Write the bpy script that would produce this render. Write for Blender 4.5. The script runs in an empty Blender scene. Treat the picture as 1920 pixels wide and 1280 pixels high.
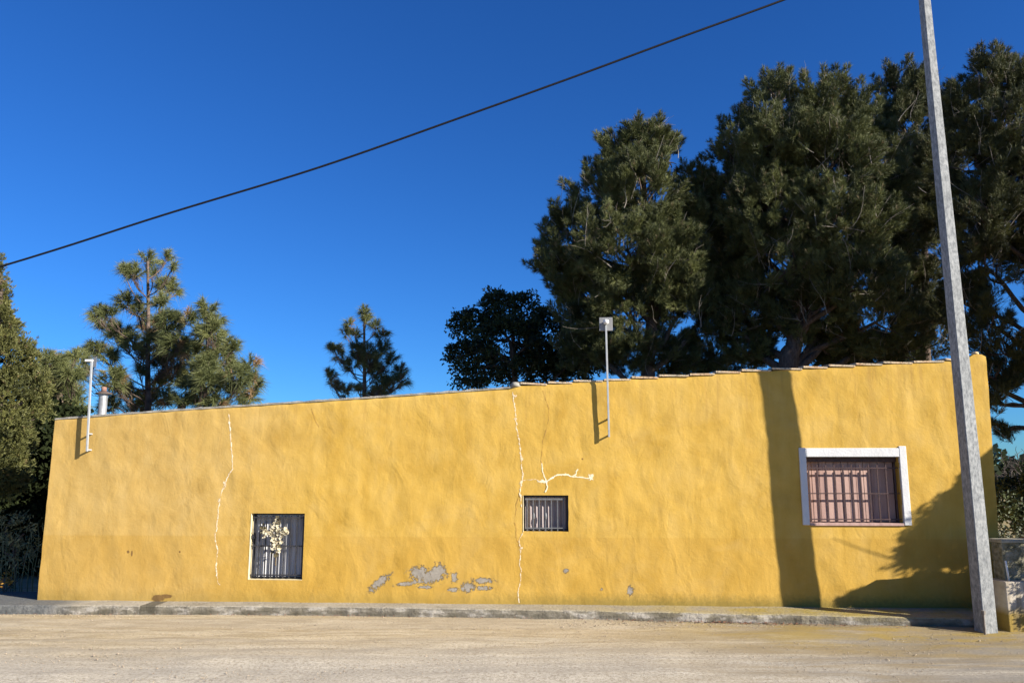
import bpy, math, random
import numpy as np
from mathutils import Vector, Matrix, noise
C = bpy.context.scene.collection
sc = bpy.context.scene
R = math.radians
random.seed(7); RNG = np.random.default_rng(7)

# ------------------------------------------------------------------ camera
F = 1480.0; PITCH = math.atan(0.162); CAMZ = 1.6
cd = bpy.data.cameras.new('camera'); cam = bpy.data.objects.new('camera', cd); C.objects.link(cam)
cd.sensor_width = 36; cd.lens = F/1920*36; cd.clip_end = 3000
cam.location = (0, 0, CAMZ); cam.rotation_euler = (R(90)+PITCH, 0, 0); sc.camera = cam
CT, ST = math.cos(PITCH), math.sin(PITCH)

def ray(px, py):
    X = (px-960)/F; Y = -(py-640)/F
    return Vector((X, CT-Y*ST, Y*CT+ST))
def P(px, py, Y):                     # pixel of the survey photo -> world point at depth Y
    r = ray(px, py); return Vector((0, 0, CAMZ)) + r*(Y/r.y)
def G(px, py, z=0.0):                 # pixel -> point on a level plane
    r = ray(px, py); return Vector((0, 0, CAMZ)) + r*((z-CAMZ)/r.z)
def mpp(py, Y):                       # metres per pixel there
    return Y/ray(960, py).y/F

# wall frame: origin at its left foot, x along the wall, y into the house, z up
A = G(70, 1124, .1); B = G(1830, 1140, .1)
YAW = math.atan2(B.y-A.y, B.x-A.x)
O = Vector((A.x, A.y, 0)); U = Vector((math.cos(YAW), math.sin(YAW), 0)); V = Vector((-U.y, U.x, 0))
def W(px, py, v=0.0):                 # pixel -> (u, z) on the wall plane, offset v
    r = ray(px, py); o = Vector((0, 0, CAMZ)) - O - V*v
    t = -o.dot(V)/r.dot(V); p = o + r*t
    return p.dot(U), p.z
def L2W(u, v, z): return O + U*u + V*v + Vector((0, 0, z))

# ------------------------------------------------------------------ sun and sky
AZ = R(63.0)                          # sun's turn from the wall's normal
s_h = (-V)*math.cos(AZ) + U*math.sin(AZ)
EL = math.atan(.50*math.sin(AZ))
SUN = (s_h*math.cos(EL) + Vector((0, 0, math.sin(EL)))).normalized()
sd = bpy.data.lights.new('sun', 'SUN'); sd.energy = 5.0; sd.angle = R(.5); sd.color = (1, .93, .82)
so = bpy.data.objects.new('sun', sd); C.objects.link(so)
so.rotation_euler = SUN.to_track_quat('Z', 'Y').to_euler(); so.location = (8, -6, 12)
w = bpy.data.worlds.new('World'); sc.world = w; w.use_nodes = True
nt = w.node_tree; nt.nodes.clear()
sky = nt.nodes.new('ShaderNodeTexSky'); sky.sky_type = 'NISHITA'; sky.sun_disc = False
sky.sun_elevation = EL; sky.sun_rotation = math.atan2(SUN.x, SUN.y)
sky.altitude = 300; sky.air_density = 1.0; sky.dust_density = .1; sky.ozone_density = 3.2
hs = nt.nodes.new('ShaderNodeHueSaturation'); hs.inputs['Saturation'].default_value = 1.12
bg = nt.nodes.new('ShaderNodeBackground'); bg.inputs['Strength'].default_value = .095
wo = nt.nodes.new('ShaderNodeOutputWorld')
nt.links.new(sky.outputs[0], hs.inputs['Color']); 
tn = nt.nodes.new('ShaderNodeMix'); tn.data_type = 'RGBA'; tn.blend_type = 'MULTIPLY'; tn.inputs[0].default_value = 1   # the phone camera's deep blue rendering of the air
tn.inputs[7].default_value = (.165, .40, .72, 1); nt.links.new(hs.outputs[0], tn.inputs[6]); nt.links.new(tn.outputs[2], bg.inputs[0]); nt.links.new(bg.outputs[0], wo.inputs[0])
vs = sc.view_settings; vs.view_transform = 'Standard'; vs.look = 'None'; vs.exposure = 1.12; vs.gamma = 1
sc.cycles.max_bounces = 6; sc.cycles.use_denoising = True

# ------------------------------------------------------------------ material helpers
ALB = .71                             # mineral surfaces: overall albedo
class NT:
    def __init__(s, name):
        s.m = bpy.data.materials.new(name); s.m.use_nodes = True; s.t = s.m.node_tree; s.n = s.t.nodes
        s.b = s.n['Principled BSDF']; s.b.inputs['Specular IOR Level'].default_value = .25
        tc = s.n.new('ShaderNodeTexCoord'); s.obj = tc.outputs['Object']
    def l(s, a, b): s.t.links.new(a, b)
    def val(s, inp, v):
        if hasattr(v, 'is_output'): s.l(v, inp)
        else: inp.default_value = v
    def math(s, op, a, b=0.0, clamp=False):
        n = s.n.new('ShaderNodeMath'); n.operation = op; n.use_clamp = clamp
        s.val(n.inputs[0], a); s.val(n.inputs[1], b); return n.outputs[0]
    def mapping(s, loc=(0, 0, 0), rot=(0, 0, 0), scale=(1, 1, 1), src=None):
        n = s.n.new('ShaderNodeMapping'); n.vector_type = 'POINT'
        n.inputs['Location'].default_value = loc; n.inputs['Rotation'].default_value = rot; n.inputs['Scale'].default_value = scale
        s.l(src or s.obj, n.inputs[0]); return n.outputs[0]
    def noise(s, scale, detail=4, rough=.55, vec=None, dist=0.0):
        n = s.n.new('ShaderNodeTexNoise'); n.inputs['Scale'].default_value = scale
        n.inputs['Detail'].default_value = detail; n.inputs['Roughness'].default_value = rough; n.inputs['Distortion'].default_value = dist
        s.l(vec or s.obj, n.inputs['Vector']); return n.outputs['Fac']
    def ramp(s, fac, stops):
        n = s.n.new('ShaderNodeValToRGB'); e = n.color_ramp.elements
        while len(e) < len(stops): e.new(.5)
        for i, (p, c) in enumerate(stops):
            e[i].position = p; e[i].color = (c if len(c) == 4 else (*c, 1)) if hasattr(c, '__len__') else (c, c, c, 1)
        s.l(fac, n.inputs[0]); return n.outputs[0]
    def mix(s, fac, a, b, mode='MIX'):
        n = s.n.new('ShaderNodeMix'); n.data_type = 'RGBA'; n.blend_type = mode
        s.val(n.inputs[0], fac)
        for i, v in ((6, a), (7, b)):
            s.val(n.inputs[i], v if hasattr(v, 'is_output') else (*v, 1) if len(v) == 3 else v)
        return n.outputs[2]
    def bump(s, h, dist, strength=1.0, prev=None):
        n = s.n.new('ShaderNodeBump'); n.inputs['Distance'].default_value = dist; n.inputs['Strength'].default_value = strength
        s.l(h, n.inputs['Height'])
        if prev: s.l(prev, n.inputs['Normal'])
        return n.outputs[0]
    def out(s, col, rough=.8, normal=None, metal=0.0, spec=None, k=ALB):
        if k != 1:
            col = s.mix(1.0, col, (k, k, k), 'MULTIPLY') if hasattr(col, 'is_output') else tuple(x*k for x in col)
        s.val(s.b.inputs['Base Color'], col if hasattr(col, 'is_output') else (*col, 1))
        s.val(s.b.inputs['Roughness'], rough); s.b.inputs['Metallic'].default_value = metal
        if spec is not None: s.b.inputs['Specular IOR Level'].default_value = spec
        if normal: s.l(normal, s.b.inputs['Normal'])
        return s.m
    def blobs(s, lst, src=None):      # [(cu, cz, ru, rz, rot)] in wall u,z -> 1 in centre .. <0 outside
        acc = None
        for cu, cz, ru, rz, rt in lst:
            m1 = s.mapping((-cu, 0, -cz), src=src)
            m2 = s.mapping((0, 0, 0), (0, rt, 0), src=m1)
            m3 = s.mapping((0, 0, 0), (0, 0, 0), (1/ru, 0, 1/rz), src=m2)
            n = s.n.new('ShaderNodeVectorMath'); n.operation = 'LENGTH'; s.l(m3, n.inputs[0])
            v = s.math('SUBTRACT', 1.0, n.outputs['Value'])
            acc = v if acc is None else s.math('MAXIMUM', acc, v)
        return acc

def simple(name, col, rough=.7, var=.25, scale=12, bump=.002, metal=0.0):
    t = NT(name); n = t.noise(scale, 5)
    c = t.mix(t.ramp(n, [(.3, 0.0), (.7, 1.0)]), tuple(x*(1-var) for x in col), tuple(min(1, x*(1+var)) for x in col))
    return t.out(c, rough, t.bump(t.noise(scale*5, 3), bump) if bump else None, metal)

# ------------------------------------------------------------------ object helpers
def thing(name, label, cat, loc=(0, 0, 0), rz=0, group=None):
    o = bpy.data.objects.new(name, None); C.objects.link(o); o.location = loc; o.rotation_euler = (0, 0, rz)
    o.empty_display_size = .2; return tag(o, label, cat, group)
def tag(o, label, cat, group=None, kind=None):
    if label: o['label'] = label
    if cat: o['category'] = cat
    if group: o['group'] = group
    if kind: o['kind'] = kind
    return o
class MB:
    def __init__(s): s.v = []; s.f = []
    def add(s, vs, fs):
        k = len(s.v); s.v += [tuple(v) for v in vs]; s.f += [tuple(i+k for i in f) for f in fs]; return s
    def box(s, x0, x1, y0, y1, z0, z1, jit=0):
        vs = [(x, y, z) for z in (z0, z1) for y in (y0, y1) for x in (x0, x1)]
        if jit: vs = [tuple(c+random.uniform(-jit, jit) for c in v) for v in vs]
        return s.add(vs, [(0, 2, 3, 1), (4, 5, 7, 6), (0, 1, 5, 4), (2, 6, 7, 3), (0, 4, 6, 2), (1, 3, 7, 5)])
    def tube(s, pts, rad, n=8, cap=True):
        pts = [Vector(p) for p in pts]
        if not hasattr(rad, '__len__'): rad = [rad]*len(pts)
        k = len(s.v); prev = None
        for i, p in enumerate(pts):
            d = (pts[min(i+1, len(pts)-1)]-pts[max(i-1, 0)]).normalized()
            a = prev if prev else (Vector((0, 0, 1)) if abs(d.z) < .9 else Vector((1, 0, 0)))
            a = (a-d*a.dot(d)).normalized(); b = d.cross(a); prev = a
            for j in range(n):
                t = 2*math.pi*j/n; s.v.append(tuple(p+(a*math.cos(t)+b*math.sin(t))*rad[i]))
        for i in range(len(pts)-1):
            for j in range(n):
                s.f.append((k+i*n+j, k+i*n+(j+1) % n, k+(i+1)*n+(j+1) % n, k+(i+1)*n+j))
        if cap:
            s.f.append(tuple(k+j for j in range(n))[::-1]); s.f.append(tuple(k+(len(pts)-1)*n+j for j in range(n)))
        return s
    def lathe(s, prof, c=(0, 0, 0), n=20):
        k = len(s.v)
        for r, z in prof:
            for j in range(n):
                t = 2*math.pi*j/n; s.v.append((c[0]+r*math.cos(t), c[1]+r*math.sin(t), c[2]+z))
        for i in range(len(prof)-1):
            for j in range(n): s.f.append((k+i*n+j, k+i*n+(j+1) % n, k+(i+1)*n+(j+1) % n, k+(i+1)*n+j))
        s.f.append(tuple(k+j for j in range(n))[::-1]); s.f.append(tuple(k+(len(prof)-1)*n+j for j in range(n)))
        return s
    def build(s, name, mat, parent=None, smooth=False, bevel=0):
        me = bpy.data.meshes.new(name); me.from_pydata(s.v, [], s.f); me.update()
        if smooth:
            for p in me.polygons: p.use_smooth = True
        me.materials.append(mat); o = bpy.data.objects.new(name, me); C.objects.link(o)
        if parent: o.parent = parent
        if bevel:
            b = o.modifiers.new('bevel', 'BEVEL'); b.width = bevel; b.segments = 2; b.limit_method = 'ANGLE'
        return o

def nmesh(name, co, nper, mat, parent=None, tint=None):
    """co (N,nper,3) array of separate faces; tint (N,) written to attribute 'tint'"""
    N = len(co); me = bpy.data.meshes.new(name)
    me.vertices.add(N*nper); me.vertices.foreach_set('co', co.astype(np.float32).ravel())
    me.loops.add(N*nper); me.loops.foreach_set('vertex_index', np.arange(N*nper, dtype=np.int32))
    me.polygons.add(N); me.polygons.foreach_set('loop_start', np.arange(0, N*nper, nper, dtype=np.int32))
    if tint is not None:
        a = me.attributes.new('tint', 'FLOAT', 'POINT'); a.data.foreach_set('value', np.repeat(tint, nper).astype(np.float32))
    me.update(calc_edges=True); me.materials.append(mat)
    o = bpy.data.objects.new(name, me); C.objects.link(o)
    if parent: o.parent = parent
    return o
def unit(a): return a/np.maximum(np.linalg.norm(a, axis=-1, keepdims=True), 1e-9)

# ================================================================== THE GROUND
t = NT('sandy_road')
lf = t.noise(.35, 5); st = t.noise(1.0, 6, .62, t.mapping(scale=(.35, 2.6, 1), rot=(0, 0, R(4))), .6)
st2 = t.noise(1.0, 8, .72, t.mapping(scale=(1.6, 9, 1), rot=(0, 0, R(-6))), .5)
gr = t.noise(34, 6, .78); gr2 = t.noise(110, 3, .8)
c = t.ramp(st, [(.28, (.60, .48, .29)), (.5, (.71, .59, .385)), (.72, (.79, .69, .49))])
c = t.mix(t.ramp(st2, [(.43, 0.0), (.58, .85)]), c, (.47, .37, .21))
c = t.mix(t.ramp(gr, [(.36, .8), (.49, 0.0)]), c, (.33, .26, .17))
c = t.mix(t.ramp(gr2, [(.56, 0.0), (.66, .7)]), c, (.90, .82, .70))
gx = t.n.new('ShaderNodeSeparateXYZ'); t.l(t.obj, gx.inputs[0])
# the wheel-polished pale middle of the road against the dusty verge near the kerb
verge = t.math('MULTIPLY', t.math('SUBTRACT', t.math('ADD', gx.outputs[1], t.math('MULTIPLY', t.math('SUBTRACT', lf, .5), 1.6)), 6.9), .9, True)
c = t.mix(t.math('MULTIPLY', t.math('SUBTRACT', 1.0, verge), .75), c, t.mix(t.ramp(t.math('ADD', t.math('MULTIPLY', gr, .6), t.math('MULTIPLY', gr2, .4)), [(.40, 0.0), (.56, 1.0)]), (.34, .29, .22), (.84, .78, .65)))
# moss film on the damp right-hand side
mx = t.math('MULTIPLY', t.math('SUBTRACT', gx.outputs[0], 1.0), .42, True)
my = t.math('MULTIPLY', t.math('SUBTRACT', t.math('ADD', gx.outputs[1], t.math('MULTIPLY', gx.outputs[0], .12)), 7.5), 1.1, True)
ms = t.math('MULTIPLY', t.math('MULTIPLY', mx, my), t.ramp(t.noise(1.0, 7, .68, t.mapping(scale=(.9, 2.4, 1))), [(.38, 0.0), (.54, 1.0)]))
c = t.mix(t.math('MULTIPLY', ms, .85), c, (.42, .31, .07))
trk = t.ramp(t.noise(1.0, 3, .5, t.mapping(scale=(.05, 3.2, 1), rot=(0, 0, R(-3)))), [(.46, 0.0), (.56, .35)]); c = t.mix(trk, c, (.46, .41, .33))
spots = t.ramp(t.noise(7, 8, .8), [(.58, 0.0), (.68, .45)]); c = t.mix(spots, c, (.32, .25, .16))
wx = t.math('MULTIPLY', t.math('SUBTRACT', gx.outputs[0], 1.5), .5, True)
c = t.mix(t.math('MULTIPLY', wx, .25), c, (.36, .31, .23)); c = t.mix(t.math('MULTIPLY', wx, t.ramp(t.noise(1.0, 6, .7, t.mapping(scale=(.5, 5, 1), rot=(0, 0, R(-16)))), [(.44, 0.0), (.56, .75)])), c, (.33, .30, .25))
br = t.math('MULTIPLY', t.math('MULTIPLY', t.math('SUBTRACT', gx.outputs[0], .5), .45, True), t.ramp(t.noise(1.0, 7, .66, t.mapping((5, 2, 0), scale=(.55, 3.2, 1), rot=(0, 0, R(-9))), .4), [(.44, 0.0), (.60, .8)]))
c = t.mix(br, c, (.40, .31, .17))
pe = t.math('MULTIPLY', t.math('MULTIPLY', mx, my), t.ramp(t.noise(1.0, 6, .7, t.mapping((1, 7, 0), scale=(1.3, 3.4, 1))), [(.46, 0.0), (.56, .75)])); c = t.mix(pe, c, (.46, .33, .09))
b1 = t.bump(st2, .010, .8); b2 = t.bump(gr, .007, 1, b1); b3 = t.bump(gr2, .003, .9, b2)
m_road = t.out(c, .95, b3, spec=.1)
xs = np.unique(np.concatenate([np.linspace(-400, -9, 14), np.linspace(-9, 9, 181), np.linspace(9, 400, 14)]))
ys = np.unique(np.concatenate([np.linspace(-60, 4, 6), np.linspace(4, 9.6, 90), np.linspace(9.6, 900, 24)]))
g = MB(); g.v = []
for y in ys:
    for x in xs:
        z = 0.0
        if -9 <= x <= 9 and 4 <= y <= 9.6:
            k = min(1, (9.3-y)/.5) if y < 9.3 else 0
            z = k*(.020*noise.noise((x*.5, y*1.6, 3)) + .012*noise.noise((x*2.1, y*5, 1)))
            z += .02*max(0, noise.noise((x*.8+3, y*.3, 9)))*math.exp(-((y-8.75)/.18)**2)   # dust gathered along the kerb
        g.v.append((x, y, z))
nx = len(xs)
g.f = [(j*nx+i, j*nx+i+1, (j+1)*nx+i+1, (j+1)*nx+i) for j in range(len(ys)-1) for i in range(nx-1)]
tag(g.build('ground', m_road, smooth=True), None, None, kind='structure')

# ------------------------------------------------------------------ pavement (kerb strip at the wall's foot)
t = NT('old_concrete')
n1 = t.noise(2.5, 6, .65); n2 = t.noise(30, 5, .7); n3 = t.noise(1.2, 5, .6, t.mapping(scale=(3, 3, 9)))
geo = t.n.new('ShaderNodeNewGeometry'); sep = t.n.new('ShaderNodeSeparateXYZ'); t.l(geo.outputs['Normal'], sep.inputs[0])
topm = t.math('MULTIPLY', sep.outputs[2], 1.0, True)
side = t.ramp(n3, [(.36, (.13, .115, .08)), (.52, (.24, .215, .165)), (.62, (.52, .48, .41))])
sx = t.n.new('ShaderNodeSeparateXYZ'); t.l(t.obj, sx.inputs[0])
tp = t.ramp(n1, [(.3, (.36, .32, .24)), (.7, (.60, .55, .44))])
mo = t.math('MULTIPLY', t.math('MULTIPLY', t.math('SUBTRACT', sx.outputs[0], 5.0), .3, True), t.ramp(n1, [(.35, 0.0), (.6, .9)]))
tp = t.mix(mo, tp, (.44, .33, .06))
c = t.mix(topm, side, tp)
c = t.mix(t.ramp(n2, [(.32, .6), (.48, 0.0)]), c, (.12, .10, .07))
# dark splash on the wall's foot that runs over the kerb, and a darker blue-grey left end
du, dz = W(306, 1118)
box_ = t.math('MULTIPLY', t.math('LESS_THAN', t.math('ABSOLUTE', t.math('SUBTRACT', t.math('ADD', sx.outputs[0], t.math('MULTIPLY', n2, .06)), du+.0)), .085), .8)
c = t.mix(box_, c, (.09, .08, .055))
dark_end = t.math('MULTIPLY', t.math('SUBTRACT', t.math('ADD', W(120, 1135)[0], t.math('MULTIPLY', n1, .6)), sx.outputs[0]), 3.0, True)
c = t.mix(t.math('MULTIPLY', dark_end, .85), c, t.mix(n2, (.07, .08, .085), (.21, .22, .22)))
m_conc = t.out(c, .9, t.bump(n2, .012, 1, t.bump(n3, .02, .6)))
edge_px = [(-500, 1131), (0, 1133), (300, 1134), (640, 1136), (900, 1140), (1100, 1143), (1400, 1149), (1712, 1156), (1900, 1160), (2300, 1172)]
ep = []
for x, y in edge_px:
    p = G(x, y, .10)-O; ep.append((p.dot(U), p.dot(V)))
k = MB(); N = 420; u0, u1 = ep[0][0], ep[-1][0]; ru = []
for i in range(N+1):
    u = u0+(u1-u0)*i/N
    v = np.interp(u, [e[0] for e in ep], [e[1] for e in ep])
    v += .010*noise.noise((u*2.3, 0, 0))+.006*noise.noise((u*9, 5, 0))
    zt = .10+.006*noise.noise((u*1.7, 2, 0)); ch = .012+.014*max(0, noise.noise((u*5, 8, 0)))
    chip = max(0, noise.noise((u*3.1, 4, 4))-.35)*.09
    row = [(u, .6, zt), (u, .02, zt), (u, v*.5, zt-.004), (u, v+ch+chip, zt-.004), (u, v-.002, zt-ch-chip*.7), (u, v-.008+.006*noise.noise((u*14, 1, 0)), .05), (u, v-.012, -.08)]
    k.v += row; ru.append(u)
M = 7
k.f = [(i*M+j, (i+1)*M+j, (i+1)*M+j+1, i*M+j+1) for i in range(N) for j in range(M-1)]
k.f = [f[::-1] for f in k.f]
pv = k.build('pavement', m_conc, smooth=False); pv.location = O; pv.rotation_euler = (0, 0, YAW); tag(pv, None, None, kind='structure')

# ================================================================== THE HOUSE
house = thing('yellow_house', 'long low yellow rendered house with three barred windows', 'house', O, YAW)
# --- render material
t = NT('yellow_render')
Wp = lambda x, y: W(x, y)
sx = t.n.new('ShaderNodeSeparateXYZ'); t.l(t.obj, sx.inputs[0]); uu, zz = sx.outputs[0], sx.outputs[2]
wall_len = W(1878, 1130)[0]
big = t.noise(.6, 4, .5); mid = t.noise(2.2, 6, .6, dist=.4); fin = t.noise(26, 5, .6)
strk = t.noise(1.0, 5, .6, t.mapping(scale=(5, 5, .9)), .3)
right = t.ramp(t.math('ADD', t.math('MULTIPLY', mid, .6), t.math('MULTIPLY', strk, .4)), [(.34, (.575, .345, .055)), (.5, (.69, .435, .088)), (.66, (.755, .495, .125))])
left = t.ramp(t.math('ADD', t.math('MULTIPLY', mid, .6), t.math('MULTIPLY', strk, .4)), [(.34, (.54, .338, .088)), (.5, (.645, .423, .128)), (.66, (.70, .475, .165))])
lm = t.math('SUBTRACT', 1.0, t.math('MULTIPLY', t.math('ADD', t.math('SUBTRACT', uu, 1.6), t.math('MULTIPLY', t.math('SUBTRACT', big, .5), 2.5)), .55, True))
c = t.mix(lm, right, left)
# repainted lower band
zb = W(500, 1003)[1]
low = t.math('MULTIPLY', t.math('SUBTRACT', zb, zz), 60, True)
c = t.mix(t.math('MULTIPLY', low, .42), c, t.mix(mid, (.53, .30, .045), (.66, .40, .078)))
# worn, sun-bleached patches, run-off streaks from the roof edge, grime specks
pt_ = t.ramp(t.noise(1.7, 7, .7, dist=.6), [(.50, 0.0), (.68, .22)]); c = t.mix(pt_, c, (.70, .50, .20))
dk_ = t.ramp(t.noise(1.3, 7, .72, t.mapping((3, 0, 5)), .8), [(.52, 0.0), (.72, .22)]); c = t.mix(dk_, c, (.47, .27, .05))
run = t.math('MULTIPLY', t.ramp(t.noise(1.0, 5, .7, t.mapping(scale=(9, 9, .5))), [(.52, 0.0), (.68, .5)]), t.math('MULTIPLY', t.math('SUBTRACT', zz, t.math('ADD', 1.35, t.math('MULTIPLY', uu, .04))), 1.1, True)); c = t.mix(run, c, (.44, .27, .08))
spk = t.ramp(t.noise(75, 3, .7), [(.66, 0.0), (.74, .45)]); c = t.mix(spk, c, (.36, .22, .06))
# damp foot
ft = t.math('MULTIPLY', t.math('SUBTRACT', t.math('ADD', .14, t.math('MULTIPLY', fin, .16)), t.math('SUBTRACT', zz, .02)), 9, True)
mossr = t.math('MULTIPLY', t.math('SUBTRACT', uu, 4.5), .4, True)
c = t.mix(t.math('MULTIPLY', ft, t.math('ADD', .3, t.math('MULTIPLY', mossr, .45))), c, (.26, .20, .05))
# peeled patches
def bl(x, y, rx, ry, rot=0):
    u, z = W(x, y); s = .0061; return (u, z, rx*s, ry*s, rot)
peel = t.blobs([bl(711, 1092, 24, 7, R(38)), bl(785, 1072, 17, 11), bl(806, 1080, 32, 12, R(10)), bl(822, 1070, 14, 13), bl(878, 1100, 13, 9),
                bl(852, 1082, 6, 9), bl(765, 1093, 24, 4, R(6)), bl(905, 1088, 20, 5), bl(850, 1104, 11, 4), bl(907, 1102, 13, 4), bl(1182, 1108, 6, 9), bl(1061, 1070, 5, 4), bl(800, 1100, 14, 3), bl(1128, 1104, 3, 3)])
pm = t.math('ADD', peel, t.math('MULTIPLY', t.math('SUBTRACT', t.noise(20, 8, .8), .5), 4.4))
pmask = t.math('MULTIPLY', t.math('SUBTRACT', pm, .06), 9, True)
c = t.mix(t.math('MULTIPLY', t.math('SUBTRACT', pm, -.22), 6, True), c, (.50, .33, .10)); c = t.mix(pmask, c, t.mix(t.noise(34, 5, .7), (.22, .19, .15), (.56, .51, .43)))
# ochre-brown splash, two rusty scratches, bleached smears near the repaired crack
st = t.math('MAXIMUM', t.blobs([bl(296, 1121, 14, 7), bl(312, 1117, 12, 4)]), t.blobs([bl(240, 1034, 3, 3), bl(247, 1037, 2, 6), bl(337, 1034, 2, 2), bl(1092, 860, 2, 2)]))
stm = t.math('MULTIPLY', t.math('ADD', st, t.math('MULTIPLY', t.math('SUBTRACT', fin, .5), .8)), 5, True)
c = t.mix(t.math('MULTIPLY', stm, .8), c, (.17, .09, .04))
h1 = t.noise(3.0, 3, .5, t.mapping(scale=(1.2, 1, .8), rot=(0, R(25), 0)), 1.2); h2 = t.noise(6.5, 4, .55, t.mapping(rot=(0, R(35), 0), scale=(1, 1, .6)), dist=1.0)
b = t.bump(h1, .009, 1); b = t.bump(h2, .0045, .9, b); b = t.bump(fin, .003, .9, b); b = t.bump(t.noise(120, 3, .6), .0012, .9, b)
b = t.bump(t.math('SUBTRACT', 1.0, pmask), .02, 1, b)
m_wall = t.out(c, .88, b, spec=.15)

# --- openings (u0,u1,z0,z1)
def rect(x0, y0, x1, y1):
    a = W(x0, (y0+y1)/2)[0]; b_ = W(x1, (y0+y1)/2)[0]; return (a, b_, W((x0+x1)/2, y1)[1], W((x0+x1)/2, y0)[1])
W1 = rect(468, 962, 569, 1086); W2 = rect(981, 928, 1066, 996); W3 = rect(1514, 856, 1690, 982)
top_px = [(103, 785), (300, 770), (500, 757), (700, 744), (860, 733), (958, 726), (966, 721), (985, 723), (1100, 716), (1250, 707), (1400, 697), (1500, 692), (1640, 684), (1760, 678), (1812, 674), (1822, 666), (1828, 663), (1842, 664), (1849, 670)]
tu = [W(x, y) for x, y in top_px]
def topz(u): return float(np.interp(u, [a[0] for a in tu], [a[1] for a in tu]))
LB, RB = 0.0, W(1878, 1100)[0]
LT, RT = tu[0][0], tu[-1][0]
ZR = max(W1[3], W2[3], W3[3])+.05
def lines(a, b, marks, step):
    ms = sorted({a, b, *marks}); out = []
    for p, q in zip(ms, ms[1:]):
        n = max(1, round((q-p)/step)); out += [p+(q-p)*i/n for i in range(n)]
    return out+[b]
us = lines(0, 1, [], 1)
Lw = RB-LB
us = lines(LB, RB, [W1[0], W1[1], W2[0], W2[1], W3[0], W3[1]], .04)
zs = lines(.0, ZR, [W1[2], W1[3], W2[2], W2[3], W3[2], W3[3], .1], .045)
nu = 18
def lean(u, z):                      # battered ends
    a = max(0, 1-(u-LB)/.8); b_ = max(0, 1-(RB-u)/.6)
    return u + a*(LT-LB)*((z-.1)/2.0) + b_*(RT-RB)*((z-.1)/2.75)
def disp(u, z):
    d = .010*noise.noise((u*.55, z*.8, 2)) + .007*noise.noise((u*1.9, z*2.2, 5)) + .006*noise.noise((u*5.5+z*2, z*4.5-u, 7)) + .003*noise.noise((u*13, z*11, 1))
    return d
wb = MB(); cols = len(us)
for z in zs:
    for u in us:
        x = lean(u, z); e = 1.0
        for (a, b_, c0, c1) in (W1, W2, W3):
            if a-.1 < u < b_+.1 and c0-.1 < z < c1+.1: e = .25
        wb.v.append((x+.004*noise.noise((u*8, z*8, 3)), disp(u, z)*e, z))
for i in range(1, nu+1):
    for u in us:
        tz = topz(lean(u, 2.4)); z = ZR+(tz-ZR)*i/nu
        x = lean(u, z)
        jj = (.008*noise.noise((u*6, 0, 0))+.005*noise.noise((u*17, 3, 0))) if i == nu else 0
        wb.v.append((x, disp(u, z)+(.012 if i == nu else 0), z+jj))
rows = len(zs)+nu
def inside(j, i):
    if j >= len(zs)-1: return False
    uc = (us[i]+us[i+1])/2; zc = (zs[j]+zs[j+1])/2
    return any(a < uc < b_ and c0 < zc < c1 for a, b_, c0, c1 in (W1, W2, W3))
for j in range(rows-1):
    for i in range(cols-1):
        if not inside(j, i): wb.f.append((j*cols+i, j*cols+i+1, (j+1)*cols+i+1, (j+1)*cols+i))
# wall thickness: top, ends and back
TH = .28
tr = rows-1; kT = len(wb.v); wb.v += [wb.v[tr*cols+u] for u in range(cols)]; k0 = len(wb.v)
for u in range(cols):
    x, y, z = wb.v[tr*cols+u]; wb.v.append((x, TH, z))
for i in range(cols-1): wb.f.append((kT+i, kT+i+1, k0+i+1, k0+i))
wb.v += [(wb.v[0][0], TH, 0), (wb.v[cols-1][0], TH, 0)]; bl_, br_ = len(wb.v)-2, len(wb.v)-1
kE = len(wb.v); wb.v += [wb.v[j*cols] for j in range(rows)]+[wb.v[j*cols+cols-1] for j in range(rows)]
kL = len(wb.v)
for j in range(rows):
    x, y, z = wb.v[j*cols]; wb.v.append((x, TH, z)); x, y, z = wb.v[j*cols+cols-1]; wb.v.append((x, TH, z))
for j in range(rows-1):
    wb.f.append((kE+j, kE+j+1, kL+2*(j+1), kL+2*j)); wb.f.append((kE+rows+j+1, kE+rows+j, kL+2*j+1, kL+2*(j+1)+1))
# reveals
RD = {0: .085, 1: .09, 2: .115}
def reveal(mb, r, d):
    a, b_, c0, c1 = r; ia, ib = us.index(a), us.index(b_); ja, jb = zs.index(c0), zs.index(c1)
    ring = [(ja, i) for i in range(ia, ib)]+[(j, ib) for j in range(ja, jb)]+[(jb, i) for i in range(ib, ia, -1)]+[(j, ia) for j in range(jb, ja, -1)]
    k = len(mb.v)
    for j, i in ring: mb.v.append(mb.v[j*cols+i])
    for j, i in ring: x, y, z = mb.v[j*cols+i]; mb.v.append((x, y+.012, z))
    for j, i in ring: x, y, z = mb.v[j*cols+i]; mb.v.append((x, d+.03, z))
    n = len(ring)
    for m in range(n):
        q = (m+1) % n
        mb.f.append((k+m, k+n+m, k+n+q, k+q)); mb.f.append((k+n+m, k+2*n+m, k+2*n+q, k+n+q))
for i, r in enumerate((W1, W2, W3)): reveal(wb, r, RD[i])
wall = wb.build('wall', m_wall, house, smooth=True)
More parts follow.
